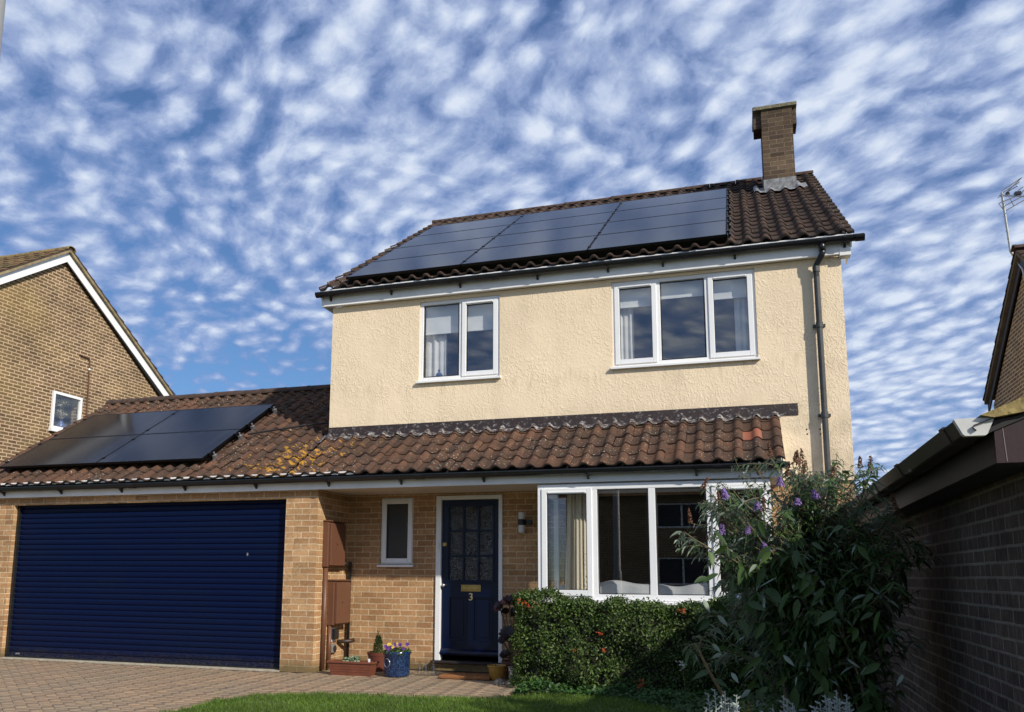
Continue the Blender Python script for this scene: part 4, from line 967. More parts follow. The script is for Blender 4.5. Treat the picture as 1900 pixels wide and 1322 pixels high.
n = 60; addleaves('viola', t, np.stack([.985+rg.uniform(-.11, .11, n), -.36+rg.uniform(-.1, 0, n), rg.uniform(.20, .24, n)], 1), rg.normal(size=(n, 3)), .025, L_COVER)
# blue pot
BLUEG = mat('speckled_blue_glaze', (.02, .06, .16), .18, coat=.3, build=lambda n, b, obj: n.set(b, 'Base Color', n.mix(n.ramp(n.noise(obj, 55, 3, .6), [(.45, 0), (.62, 1)]), (.004, .014, .055), (.022, .060, .14))))
t = pot('flower_pot', 'large glossy speckled blue glazed pot with purple and yellow pansies', 'plant pot', (1.432, -.80, 0), [(0, 0), (.135, 0), (.152, .012), (.156, .05), (.156, .245), (.166, .262), (.166, .285), (.158, .295), (.146, .29), (.144, .26)], BLUEG, soil=(.145, .262))
mb = MB()   # round relief badge on the pot
for k in range(24):
    a0, a1 = k*math.pi/12, (k+1)*math.pi/12
    for (r0_, r1_, h0, h1) in ((.046, .050, .0, .005), (.050, .054, .005, 0)):
        q = []
        for (aa, rad, hh) in ((a0, r0_, h0), (a1, r0_, h0), (a1, r1_, h1), (a0, r1_, h1)):
            th = math.radians(-118)+rad*math.cos(aa)/.157; q.append((1.432+(.157+hh)*math.cos(th), -.80+(.157+hh)*math.sin(th), .165+rad*math.sin(aa)))
        mb.face(q)
mb.build('pot_badge', mat('pale_blue_glaze', (.16, .22, .30), .25), t, fixn=False)
n = 620; a = rg.uniform(0, 2*math.pi, n); rr = .165*rg.uniform(0, 1, n)**.5
pos = np.stack([1.432+np.cos(a)*rr, -.80+np.sin(a)*rr, .275+rg.uniform(0, .055, n)*(1.3-rr/.165)], 1)
addleaves('foliage', t, pos, np.array([0, -.4, 1])+rg.normal(0, .5, (n, 3)), rg.uniform(.025, .045, n), L_HEDGE, aspect=.5)
for nm, m, cnt in (('purple_flower', L_PANS, 15), ('yellow_flower', L_YELL, 8)):
    ps, ns, cc = [], [], []
    for _ in range(cnt):
        a = rg.uniform(0, 2*math.pi); r = .15*rg.uniform(0, 1)**.5; c = np.array([1.432+math.cos(a)*r, -.80+math.sin(a)*r-.01, .325+rg.uniform(-.01, .06)])
        cc.append(c)
        for q in range(5): ps.append(c); ns.append(np.array([0, -1, .3])+rg.normal(0, .25, 3))
    th = np.tile(np.arange(5)*2*math.pi/5, cnt); upv = np.stack([np.cos(th), np.zeros(len(th)), np.sin(th)], 1)
    separate(addleaves(nm, t, ps, ns, .024, m, up=upv, aspect=1.0, fold=0), cc)
# three glass bottles
bp = [(0, .002), (.030, 0), (.034, .006), (.034, .085), (.028, .105), (.014, .135), (.0125, .16), (.016, .165), (.016, .17), (.0125, .17), (.011, .135), (.026, .10), (.032, .08), (.032, .010), (0, .006)]
fb = None
for i, (x, y, s_) in enumerate(((1.645, -.60, 1.0), (1.735, -.62, 1.05), (1.825, -.60, 1.0))):
    if fb is None:
        mb = MB(); mb.lathe(bp, (0, 0, 0), 24); fb = o = mb.build('milk_bottle', GLASS_BOT, None, smooth=True)
    else: o = fb.copy(); COL.objects.link(o)
    o.location = (x, y, 0.002); o.scale = (1, 1, s_)
    tag(o, ('clear glass bottle nearest the blue pot, left of three', 'clear glass bottle standing in the middle of three', 'clear glass bottle nearest the doormat, right of three')[i], 'bottle', 'empty glass bottles on the step')
# doormat
mb = MB(); mb.prism([(1.98, -.86), (2.60, -.83), (2.56, -.50), (1.98, -.52)], 'z', .003, .045)
tag(mb.build('doormat', mat('coir', (.27, .125, .055), 1.0, var=.3, vscale=60, bump=1.0, bscale=130, spec=.05), bevel=.012), 'thick brown coir mat on the paving below the door sill', 'doormat')
mb = MB(); mb.box(.40, 3.19, -.13, -.002, 0.0, .004); tag(mb.build('drain_channel', GASKET), 'dark drainage gap along the foot of the porch wall', 'drain')
# mustard pot
t = pot('flower_pot', 'small mustard yellow glazed pot at the right of the doormat', 'plant pot', (2.655, -.72, 0), [(0, 0), (.070, 0), (.082, .03), (.100, .12), (.104, .15), (.116, .156), (.116, .168), (.104, .172), (.096, .165), (.09, .13)], mat('mustard_glaze', (.36, .20, .035), .3, coat=.3, var=.15, vscale=9), soil=(.094, .145))
n = 40; addleaves('dry_stalks', t, np.stack([rg.normal(2.655, .04, n), rg.normal(-.72, .03, n), np.full(n, .145)], 1), rg.normal(size=(n, 3)), .04, L_SPENT, aspect=.25)
# white pot
def wp(n, b, obj):
    f = n.ramp(n.noise(obj, 15, 1), [(.66, 0), (.675, 1)])
    n.set(b, 'Base Color', n.mix(f, (.62, .58, .50), (.12, .07, .05)))
t = pot('flower_pot', 'white cylindrical pot with small brown sprig marks beside the hedge', 'plant pot', (2.925, -.90, 0), [(0, 0), (.072, 0), (.076, .01), (.078, .165), (.083, .17), (.083, .178), (.072, .178), (.070, .16)], mat('white_sprigged_glaze', (.6, .56, .5), .3, build=wp), soil=(.07, .16))
n = 70; addleaves('sprouts', t, np.stack([rg.normal(2.925, .03, n), rg.normal(-.90, .03, n), rg.uniform(.16, .19, n)], 1), rg.normal(size=(n, 3)), .03, L_COVER)
# stone ornaments
STN = mat('mottled_stone', (.21, .18, .14), .8, var=.5, vscale=45, bump=.8, bscale=60)
for (c, r, lab, hd) in (((2.795, -1.10, 0), .062, 'mottled stone tortoise shaped ornament in front of the yellow pot', 1), ((2.935, -1.11, 0), .056, 'mottled stone hedgehog shaped ornament in front of the white pot', -1)):
    t = thing('stone_ornament', c, lab, 'ornament', 'stone animal ornaments by the pots')
    mb = MB(); mb.lathe([(r*1.05, 0), (r*1.08, r*.22), (r*.98, r*.5), (r*.78, r*.8), (r*.45, r*1.0), (0, r*1.08)], c, 20); mb.build('shell', STN, t, smooth=True)
    mb = MB(); mb.lathe([(.0, 0), (r*.32, .004), (r*.36, r*.3), (r*.2, r*.5), (0, r*.55)], (c[0]+hd*r*.9, c[1]-r*.5, .004), 12); mb.build('head', STN, t, smooth=True)
# aeonium
t = pot('potted_aeonium', 'dark purple rosette succulent on bare stems in a brown pot beside the door', 'plant', (2.775, -.50, 0), [(0, 0), (.085, 0), (.112, .17), (.124, .17), (.128, .205), (.118, .205), (.112, .18)], mat('brown_clay', (.11, .05, .03), .7, var=.3), soil=(.11, .18))
ros = [((2.755, -.55, .885), .105), ((2.635, -.54, .825), .085), ((2.86, -.52, .84), .085), ((2.70, -.52, .77), .06), ((2.745, -.56, .50), .12), ((2.665, -.52, .44), .06), ((2.70, -.54, .265), .075), ((2.90, -.56, .78), .05), ((2.80, -.50, .76), .07)]
mb = MB()
for (c, r) in ros: mb.tube([(2.775+(c[0]-2.775)*.1, -.50, .17), (2.775+(c[0]-2.775)*.35, -.50, .17+(c[2]-.17)*.5), (c[0], c[1], c[2])], [.013, .010, .007], 7)
mb.build('stem', BARK, t)
ps, ns, us, szs = [], [], [], []
for (c, r) in ros:
    ax = np.array([0, -.75, .65]) + rg.normal(0, .2, 3); ax /= np.linalg.norm(ax); e1 = np.cross(ax, [0, 0, 1.0]); e1 /= np.linalg.norm(e1); e2 = np.cross(ax, e1)
    for lay, (cnt, tilt, f) in enumerate(((11, .15, 1.0), (10, .55, .85), (8, 1.0, .6), (6, 1.5, .4))):
        for q in range(cnt):
            a = 2*math.pi*q/cnt+lay*.3; rad = e1*math.cos(a)+e2*math.sin(a); u = rad+ax*tilt
            ps.append(np.array(c)+ax*.004*lay); us.append(u); ns.append(ax-rad*.3); szs.append(r*f)
separate(addleaves('rosette', t, ps, ns, np.array(szs), L_AEON, up=np.array(us), aspect=.42, fold=.12, st=((.3, .5), (.65, .95), (.88, .75))), [c for c, r in ros])

# ================================================================ hedge
t = thing('hedge', (4.15, -1.12, 0), 'clipped dark green hedge with a few red leaves under the bay window', 'hedge')
rg = np.random.default_rng(11)
def hedge_surface(n):
    # rounded box shell x 3.02..5.35, y -1.38..-0.94, z 0.03..0.96
    out, nr = [], []
    cx, cy, cz, hx, hy, hz = 4.40, -1.15, .49, 1.38, .235, .475
    u = rg.uniform(-1, 1, (n, 3)); face = rg.choice(3, n, p=[.10, .60, .30]); sgn = np.where(rg.uniform(size=n) < .72, -1, 1)
    sgn = np.where(face == 2, 1, sgn); sgn = np.where(face == 0, np.where(rg.uniform(size=n) < .7, -1, 1), sgn)
    for k in range(3): u[face == k, k] = sgn[face == k]
    h = np.array([hx, hy, hz]); inner = h-.10; p = u*h; core = np.clip(p, -inner, inner); dd = p-core; L = np.linalg.norm(dd, axis=1, keepdims=True)
    nrm = dd/np.maximum(L, 1e-6); p = core+nrm*.10
    p = p+nrm*(.035*np.sin(p[:, :1]*6.1+p[:, 2:]*5)+.03*np.sin(p[:, 2:]*11+p[:, :1]*3.7)+.02*np.sin(p[:, :1]*17))
    p = p+nrm*rg.normal(0, .022, (n, 1))-nrm*rg.exponential(.03, (n, 1))
    p += np.array([cx, cy, cz]); p[:, 2] -= (p[:, 0]-3.2)*.035
    return p, nrm
n = 36000; p, nr = hedge_surface(n)
# crowns of the plants bulge: clumps come from thinning between lobes
keep = (np.sin(p[:, 0]*23+p[:, 2]*9)+np.sin(p[:, 2]*27-p[:, 0]*6)+rg.normal(0, .9, n)) > -1.1; p, nr = p[keep], nr[keep]
nn = nr+rg.normal(0, .55, nr.shape); addleaves('foliage', t, p, nn, rg.uniform(.022, .042, len(p)), L_HEDGE, aspect=.52, up=nr*.6+np.array([0, 0, .5])+rg.normal(0, .6, nr.shape))
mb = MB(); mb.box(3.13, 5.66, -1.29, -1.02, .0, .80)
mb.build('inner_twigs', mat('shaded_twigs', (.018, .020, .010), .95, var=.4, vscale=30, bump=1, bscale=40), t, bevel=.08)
ps, ns = [], []
for (x, z) in ((3.10, .93), (3.16, .90), (3.20, .87), (4.78, .86), (4.83, .85), (3.98, .60), (3.72, .42), (4.02, .44)):
    for _ in range(9): ps.append((x+rg.normal(0, .010), -1.42+rg.normal(0, .010), z+rg.normal(0, .010))); ns.append((rg.normal(0, .5), -1, rg.normal(0, .5)))
separate(addleaves('red_shoot', t, ps, ns, .026, L_RED, aspect=.5), [np.mean(ps[i:i+9], axis=0) for i in range(0, len(ps), 9)])

# ================================================================ buddleia
t = thing('buddleia_bush', (5.95, -4.15, 0), 'tall arching buddleia shrub with purple and spent flower spikes before the white bay', 'shrub')
rg = np.random.default_rng(21)
LV = dict(p=[], n=[], u=[], s=[]); TW = MB(); spikes = []; spent = []
def stem(base, tip, bulge, r0, lsz, dens, side=True, depth=0, ntip=None):
    base = np.array(base); tip = np.array(tip); L = np.linalg.norm(tip-base); m = max(5, int(L/.09)); pts = []
    for i in range(m+1):
        s_ = i/m; q = base*(1-s_)+tip*s_; q = q+np.array(bulge)*math.sin(s_*math.pi)+rg.normal(0, .006, 3); pts.append(q)
    TW.tube([Vector(q) for q in pts], [max(.0015, r0*(1-.75*i/m)) for i in range(m+1)], 5, cap=False)
    nl = int(L*dens)
    for k in range(nl):
        s_ = (.22 if depth == 0 else .08)+(1-(.22 if depth == 0 else .08))*(k+.5)/nl; f = s_*m; i = min(int(f), m-1); q = pts[i]*(1-(f-i))+pts[i+1]*(f-i)
        d_ = pts[i+1]-pts[i]; d_ /= np.linalg.norm(d_); a = k*math.pi/2+rg.normal(0, .3); e1 = np.cross(d_, [.3, .2, 1]); e1 /= np.linalg.norm(e1); e2 = np.cross(d_, e1)
        for sg in (1, -1):
            o_ = (e1*math.cos(a)+e2*math.sin(a))*sg; u = o_+d_*.45+np.array([0, 0, -.15]); LV['p'].append(q); LV['u'].append(u)
            nv = d_*.6+np.array([0, 0, .8])-o_*.3+rg.normal(0, .32, 3)
            if rg.uniform() < .045: nv = -nv
            LV['n'].append(nv); LV['s'].append(lsz*(1.15-.75*s_)*rg.uniform(.65, 1.2))
    return pts
base = np.array([5.95, -4.05, 0.0])
for i in range(104):
    # tips spread over the crown
    x = rg.uniform(5.12, 6.62); y = rg.uniform(-4.62, -3.35); e = (x-5.82)/.80
    ztop = 1.98-.16*e*e-.10*abs(y+4.2) if x < 6.35 else 1.72-(x-6.35)*1.2
    z = rg.uniform(.28, 1.0)**.6*ztop if i > 30 else ztop*rg.uniform(.93, 1.03)
    if i < 14: x = 5.04+.05*i; z = rg.uniform(.6, 1.72)
    if x > 6.45: y = max(y, -4.3)
    b = base+np.array([rg.normal(0, .12), rg.normal(0, .12), 0]); tp = np.array([x, y, z])
    pts = stem(b, tp, (-(x-b[0])*.28, -(y-b[1])*.28, .16), .012, .155, 15)
    for q in range(10):
        k = int(len(pts)*rg.uniform(.22, .97)); k = min(k, len(pts)-1); s0 = pts[k]
        d_ = rg.normal(0, 1, 3)*np.array([1, 1, .5]); d_ /= np.linalg.norm(d_); ln = rg.uniform(.14, .34)
        e_ = s0+d_*ln+np.array([0, 0, .09]); e_[0] = np.clip(e_[0], 5.02, 6.64)
        if e_[2] > ztop+.02: e_[2] = ztop+.02
        stem(s0, e_, (0, 0, .02), .004, .098 if s0[2] > 1.3 else .125, 36, depth=1)
        if e_[2] > 1.25 and rg.uniform() < .10: (spikes if rg.uniform() < .35 else spent).append(e_)
    if z > 1.45: (spikes if rg.uniform() < .3 else spent).append(tp)
# tall wands above the crown, against the wall and the sky
for (x, y, z, sp) in ((5.86, -4.2, 2.03, 0), (5.93, -4.25, 1.96, 0), (6.08, -4.2, 2.04, 0), (6.14, -4.1, 1.98, 1), (6.20, -4.15, 1.90, 1), (5.42, -4.35, 2.00, 0), (5.22, -4.3, 1.84, 1), (5.32, -4.3, 1.88, 1), (6.26, -4.1, 1.83, 1), (5.68, -4.3, 1.95, 1)):
    b = np.array([x-(x-5.95)*.4, y, z-.50]); stem(b, (x, y, z), (0, 0, 0), .0045, .085, 24, depth=1)
    for _ in range(3):
        h_ = rg.uniform(.15, .36); s0 = b+(np.array([x, y, z])-b)*(h_/.36*.9)
        stem(s0, s0+np.array([rg.normal(0, .09), rg.normal(0, .05), .07]), (0, 0, .015), .003, .065, 30, depth=1)
    if sp: spent.append(np.array([x, y, z]))
tw = TW.build('branches', mat('buddleia_bark', (.16, .13, .075), .9, var=.3, vscale=40), t, fixn=False)
addleaves('foliage', t, LV['p'], LV['n'], np.array(LV['s']), L_BUD, up=np.array(LV['u']), aspect=.27, fold=.20, droop=1.0, st=((.2, .75), (.5, 1.0), (.8, .55)))
# broad leaves low in front, some turned to show their pale undersides
fixed = [(rg.uniform(5.2, 6.2), rg.uniform(.35, 1.5), rg.uniform(.09, .14), 0) for _ in range(70)] + [(5.58, 1.07, .17, 0), (5.53, 1.22, .10, 1), (5.62, .84, .16, 0), (5.44, .98, .12, 0), (5.72, 1.05, .16, 0), (5.30, .66, .10, 1), (5.24, .72, .10, 1), (5.20, 1.0, .12, 1), (5.28, .90, .12, 1), (5.35, .55, .11, 1), (5.66, .67, .12, 1), (6.02, .66, .12, 1), (6.16, .62, .12, 1), (5.80, .75, .10, 1), (6.32, .58, .10, 1), (5.46, .46, .11, 1), (5.86, .70, .15, 0), (5.72, .48, .17, 0), (5.50, .52, .15, 0), (5.36, 1.34, .12, 0), (5.84, 1.16, .14, 0), (5.98, .94, .16, 0), (5.30, 1.16, .13, 0), (6.10, 1.2, .13, 0), (6.22, .95, .14, 0)]
ps, ns, us, ss = [], [], [], []
for (x, z, s_, b_) in fixed:
    ps.append((x, -4.74+rg.normal(0, .06), z+.05)); ns.append(np.array([0, -1, .35])*(1 if not b_ else -1)+rg.normal(0, .5, 3)); us.append(np.array([rg.normal(0, 1.1), -.3, -.8])); ss.append(s_*(.92 if not b_ else .68))
addleaves('lower_foliage', t, ps, ns, np.array(ss), L_BUD, up=np.array(us), aspect=.38, fold=.14, droop=.35, st=BROAD)
def florets(pts, m, nm, r, L, cnt):
    ps, ns = [], []
    for c in pts:
        ax = np.array([rg.normal(0, .25), rg.normal(0, .2)-.1, 1.0]); ax /= np.linalg.norm(ax); l_ = L*rg.uniform(.6, 1.15)
        for k in range(cnt):
            s_ = k/cnt; a = k*2.4; rad = r*(1-.75*s_)*rg.uniform(.75, 1.1); ps.append(c+ax*l_*s_+np.array([math.cos(a), math.sin(a), 0])*rad); ns.append(np.array([math.cos(a), math.sin(a), .3]))
    if ps: addleaves(nm, t, ps, ns, .013, m, aspect=1.0, fold=.1)
spk = [np.array(v) for v in ((5.70, -4.55, 1.78), (5.55, -4.6, 1.62), (5.36, -4.6, 1.70), (5.32, -4.6, 1.46), (5.80, -4.5, 1.66), (5.60, -4.6, 1.36), (5.56, -4.6, 1.30), (5.48, -4.6, 1.47), (5.92, -4.5, 1.70))]
florets(spk, L_PURP, 'purple_flower_spike', .027, .062, 90)
florets(spent[:30], L_SPENT, 'spent_flower_spike', .017, .10, 70)
mb = MB(); mb.tube([(5.15, -4.9, .78), (5.22, -4.85, .62), (5.38, -4.7, .30), (5.46, -4.65, .1)], [.008, .010, .012, .013], 8); mb.build('cut_branch', mat('pale_cut_stem', (.17, .12, .06), .9, var=.3, vscale=40), t)

# ================================================================ low plants
def silver(cx, cy, h, rad, n, label, lm=L_SILV, seed=1):
    rg = np.random.default_rng(seed); t = thing('silver_ragwort' if lm is L_SILV else 'lime_shrub', (cx, cy, 0), label, 'plant', 'silver leaved plants along the bed' if lm is L_SILV else None)
    ps, ns, us, ss = [], [], [], []; mb = MB()
    for i in range(n):
        a = rg.uniform(0, 2*math.pi); r = rad*rg.uniform(0, 1)**.5; tp = np.array([cx+math.cos(a)*r, cy+math.sin(a)*r*.8, h*(1-.45*(r/rad)**2)*rg.uniform(.82, 1.05)])
        b = np.array([cx+math.cos(a)*r*.5, cy+math.sin(a)*r*.4, .05]); mb.tube([Vector(b), Vector(tp)], .003, 4, cap=False)
        d_ = (tp-b)/np.linalg.norm(tp-b)
        for k in range(26):
            s_ = .45+.55*k/26; q = b+(tp-b)*s_; aa = k*2.4; o_ = np.array([math.cos(aa), math.sin(aa), .5])
            ps.append(q); us.append(o_); ns.append(np.cross(o_, d_)+rg.normal(0, .4, 3)); ss.append(rg.uniform(.018, .036))
    mb.build('stems', BARK if lm is not L_SILV else mat('silver_stem', (.3, .33, .3), .9), t, fixn=False)
    addleaves('foliage', t, ps, ns, np.array(ss), lm, up=np.array(us), aspect=.34)
silver(5.31, -5.35, .60, .17, 34, 'silver leaved plant at the left foot of the buddleia', seed=2)
silver(5.62, -5.35, .54, .16, 30, 'silver leaved plant in front of the middle of the buddleia', seed=3)
silver(5.90, -5.30, .60, .19, 40, 'silver leaved plant at the right foot of the buddleia', seed=4)
silver(5.45, -5.20, .50, .09, 16, 'small lime green leafed shrub between the silver plants', L_LIME, seed=5)
rg = np.random.default_rng(31)
n = 16000; p = np.stack([rg.uniform(3.15, 6.6, n), rg.uniform(-3.1, -1.3, n), rg.uniform(.01, .12, n)], 1)
ok = (p[:, 1] > -1.78-(np.maximum(p[:, 0]-4.2, 0))*1.2) & (p[:, 1]+p[:, 2]*0 > -3.1); p = p[ok]; p[:, 2] *= .6+.5*np.sin(p[:, 0]*7)*np.sin(p[:, 1]*9)
V, F = leaf_cloud(p, np.array([0, -.35, 1])+rg.normal(0, .5, p.shape), rg.uniform(.025, .05, len(p)), aspect=.75)
tag(raw('ground_cover', V, F, L_COVER), 'low green creeping ground cover between lawn and hedge', 'ground cover', kind='stuff')
t = thing('red_flower', (4.40, -1.62, 0), 'small red leaved sprig in the ground cover before the hedge', 'plant')
addleaves('petals', t, np.array([4.40, -1.62, .13])+rg.normal(0, .022, (26, 3)), rg.normal(size=(26, 3)), .03, L_RED)
mb = MB(); mb.tube([(4.40, -1.60, 0), (4.40, -1.62, .13)], .003, 6); mb.build('stem', BARK, t)
t = thing('white_flower', (4.83, -1.8, 0), 'single pale yellow bloom on a thin stem right of the hedge', 'flower')
addleaves('petals', t, np.array([4.83, -1.8, .36])+rg.normal(0, .018, (26, 3)), rg.normal(size=(26, 3)), .03, L_WHITE)
mb = MB(); mb.tube([(4.86, -1.78, 0), (4.83, -1.8, .36)], .003, 6); mb.build('stem', BARK, t)
# lawn blades
n = 90000; x = rg.uniform(.6, 5.05, n); y = rg.uniform(-5.2, -1.6, n)
jx = .035*np.sin(x*19+y*7)+.03*np.sin(y*31+x*3)+rg.normal(0, .015, n)
ok = np.array([inpoly(a+j, b-abs(j)*.9-.015, LAWN) for a, b, j in zip(x, y, jx)]) & ((np.sin(x*3.1+1)*np.sin(y*4.3)+rg.normal(0, .35, n)) < .95); x, y = x[ok], y[ok]; n = len(x)
a = rg.uniform(0, 2*math.pi, n); h = rg.uniform(.018, .048, n); wd = .0022
lean = rg.normal(0, .5, (n, 2))*h[:, None]
b0 = np.stack([x-np.cos(a)*wd, y-np.sin(a)*wd, np.full(n, .003)], 1); b1 = np.stack([x+np.cos(a)*wd, y+np.sin(a)*wd, np.full(n, .003)], 1)
m0 = np.stack([x-np.cos(a)*wd*.8+lean[:, 0]*.35, y-np.sin(a)*wd*.8+lean[:, 1]*.35, h*.6], 1); m1 = np.stack([x+np.cos(a)*wd*.8+lean[:, 0]*.35, y+np.sin(a)*wd*.8+lean[:, 1]*.35, h*.6], 1)
tp = np.stack([x+lean[:, 0], y+lean[:, 1], h], 1)
V = np.stack([b0, b1, m1, m0, tp], 1).reshape(-1, 3); F = (np.array([[0, 1, 2], [0, 2, 3], [3, 2, 4]])[None]+(np.arange(n)*5)[:, None, None]).reshape(-1, 3)
tag(raw('grass', V, F, L_GRASS), 'short mown green lawn grass in front of the paving', 'grass', kind='stuff')

# ================================================================ neighbour house on the left
nb = thing('neighbouring_house', (-9.25, 4.33, 0), 'brown brick house at the left with a white bargeboard on its gable', 'house')
mb = MB(); wall_y(mb, .57, 8.09, 0, 5.85, 9.25, .25, [(4.33, 5.20, 4.40, 5.25)]); mb.v = [(-y, x, z) for x, y, z in mb.v]
mb.prism([(.57, 5.851), (8.09, 5.851), (4.33, 8.38)], 'x', -9.5, -9.25); mb.box(-16, -9.5, 7.85, 8.09, 0, 5.85); mb.box(-16, -9.5, .57, .8, 0, 5.85)
mb.build('brick_wall', B_NEIGH, nb)
nc, ns_ = math.cos(math.atan(.655)), math.sin(math.atan(.655))
NL = 4.02/nc
nr_ = tiles('roof', [T_NEIGH], nb, (-16, .31, 5.95), (1, 0, 0), (0, nc, ns_), 6.95, NL, cover=.30, gauge=.32, roll=.02, tk=.03)
tiles('rear_roof_slope', [T_NEIGH], nr_, (-16, 8.35, 5.95), (1, 0, 0), (0, -nc, ns_), 6.95, NL, cover=.30, gauge=.32, roll=.02, tk=.045)
mb = MB(); ridge(mb, -16, -9.02, 4.33, 8.53, .13, .45); mb.build('ridge_tiles', mat('mossy_ridge', (.20, .15, .06), .95, var=.45, vscale=8, bump=.6), nr_)
def verge(y0, y1, top, bot): # sloped board between eave y0/y1 mirrored about the apex
    return [(y0, 5.95+top), (4.33, 5.95+.655*4.02+top), (y1, 5.95+top), (y1, 5.95+bot), (4.33, 5.95+.655*4.02+bot), (y0, 5.95+bot)]
mb = MB(); mb.prism(verge(.33, 8.33, -.085, -.31), 'x', -9.165, -9.135); mb.box(-9.4, -9.135, 7.98, 8.33, 5.62, 5.70); mb.prism([(7.98, 5.65), (8.33, 5.65), (8.33, 5.86), (7.98, 6.02)], 'x', -9.166, -9.134) ; mb.build('bargeboard', UPVC, nb)
mb = MB(); mb.prism(verge(.33, 8.33, -.01, -.085), 'x', -9.20, -9.07); mb.build('verge_mortar', mat('verge_mortar', (.24, .19, .11), .95, var=.4, vscale=7, bump=.6), nb)
mb = MB(); mb.prism(verge(.5, 8.15, -.20, -.27), 'x', -9.30, -9.166); mb.build('verge_soffit', GASKET, nb)
mb = MB(); mb.prism(verge(.33, 8.33, .02, -.012), 'x', -16, -9.06); mb.build('roof_deck', T_RIDGE, nb)
mb = MB(); mb.tube([(-10.5, 8.42, 5.86), (-9.02, 8.42, 5.86)], .06, 12); mb.tube([(-9.10, 8.40, 5.86), (-9.10, 8.40, 5.6), (-9.13, 8.2, 5.3), (-9.13, 8.2, 0.1)], .036, 10); mb.build('gutter', BLACKP, nb)
mb = MB(); ring(mb, 4.33, 5.20, 4.40, 5.25, .06, 9.20, 9.27); mb.box(4.31, 5.24, 9.17, 9.25, 4.33, 4.40); mb.v = [(-y, x, z) for x, y, z in mb.v]; wn_ = mb.build('window', UPVC, nb)
mb = MB(); mb.box(-9.243, -9.237, 4.39, 5.14, 4.46, 5.19); mb.build('pane', GLASS, wn_)
mb = MB(); mb.box(-9.95, -9.55, 3.9, 5.7, 4.1, 5.5)
for q in ([(-11, 3.8, 4.1), (-11, 5.8, 4.1), (-11, 5.8, 5.5), (-11, 3.8, 5.5)],): pass
mb = MB(); mb.box(-10.2, -10.1, 3.8, 5.8, 3.9, 5.6); mb.box(-10.1, -9.5, 3.8, 5.8, 4.3, 4.39); mb.box(-10.1, -9.5, 5.4, 5.5, 4.39, 5.6); mb.box(-10.1, -9.5, 3.9, 4.0, 4.39, 5.6); mb.box(-10.1, -9.5, 3.9, 5.5, 5.5, 5.6); mb.build('room_behind_window', ROOMU, nb)
mb = MB(); mb.tube([(-9.22, 5.02, 6.255), (-9.22, 5.30, 6.24), (-9.22, 5.345, 6.20), (-9.22, 5.37, 5.6), (-9.22, 5.40, 3.0)], .017, 8); mb.build('vent_pipe', mat('rusty_pipe', (.12, .055, .035), .7, var=.3), nb)
mb = MB(); mb.tube([(-9.22, 5.352, 6.0), (-9.22, 5.352, 5.96)], .024, 8); mb.build('pipe_joint', UPVC, nb)
t = thing('vase', (-9.36, 4.78, 4.40), 'blue vase with pale blossom in the window of the brick gable', 'vase')
mb = MB(); mb.lathe([(0, 0), (.06, 0), (.10, .08), (.095, .15), (.05, .21), (.055, .24), (.045, .24)], (-9.38, 4.78, 4.40), 18); mb.build('vase_body', mat('blue_white_china', (.05, .09, .25), .3, var=.5, vscale=25), t, smooth=True)
rg = np.random.default_rng(9); ps = []
for (y, z) in ((4.78, 4.75), (4.70, 4.85), (4.88, 4.82), (4.72, 5.0), (4.86, 5.08), (4.66, 5.1), (4.80, 5.14)):
    for _ in range(26): ps.append((-9.38+rg.normal(0, .03), y+rg.normal(0, .03), z+rg.normal(0, .025)))
separate(addleaves('blossom', t, ps, rg.normal(size=(len(ps), 3)), .028, L_WHITE, aspect=.7), [np.mean(ps[i:i+26], axis=0) for i in range(0, len(ps), 26)])
mb = MB()
for (y, z) in ((4.70, 4.85), (4.88, 4.82), (4.72, 5.0), (4.86, 5.08), (4.66, 5.1), (4.80, 5.14)): mb.tube([(-9.38, 4.78, 4.6), (-9.38, (y+4.78)/2, z-.15), (-9.38, y, z)], .004, 5)
mb.build('twigs', BARK, t)

# ================================================================ far house at the right
fh = thing('brick_house', (10.64, 7.31, 0), 'distant brick house with a dark gable behind the garage at the right edge', 'house')
AY, AZ, SL = 7.31, 7.40, .74
mb = MB(); mb.prism([(AY-2.85, 0), (AY+2.85, 0), (AY+2.85, AZ-.35-SL*2.85), (AY, AZ-.35), (AY-2.85, AZ-.35-SL*2.85)], 'x', 10.64, 16); mb.build('brick_wall', B_NEIGH, fh)
fc, fs_ = math.cos(math.atan(SL)), math.sin(math.atan(SL))
fr_ = tiles('roof', [T_MAIN], fh, (10.50, AY+3.1, AZ-SL*3.1-.03), (1, 0, 0), (0, -fc, fs_), 5.6, 3.1/fc, cover=.30, gauge=.32, roll=.02, tk=.04)
tiles('front_roof_slope', [T_MAIN], fr_, (10.50, AY-3.1, AZ-SL*3.1-.03), (1, 0, 0), (0, fc, fs_), 5.6, 3.1/fc, cover=.30, gauge=.32, roll=.02, tk=.04)
mb = MB(); ridge(mb, 10.47, 16, AY, AZ-.02, .12, .45); mb.build('ridge_tiles', T_RIDGE, fr_)
def vf(top, bot, w_=3.08): return [(AY-w_, AZ-SL*w_+top), (AY, AZ+top), (AY+w_, AZ-SL*w_+top), (AY+w_, AZ-SL*w_+bot), (AY, AZ+bot), (AY-w_, AZ-SL*w_+bot)]
mb = MB(); mb.prism(vf(-.035, -.13), 'x', 10.52, 10.66); mb.build('verge_mortar', mat('dark_verge', (.10, .075, .05), .95, var=.3), fh)
mb = MB(); mb.prism(vf(-.13, -.33), 'x', 10.58, 10.61); mb.build('bargeboard', mat('dark_stained_board', (.03, .022, .02), .6), fh)
mb = MB(); mb.prism(vf(-.01, -.04), 'x', 10.53, 16); mb.build('roof_deck', T_RIDGE, fh)
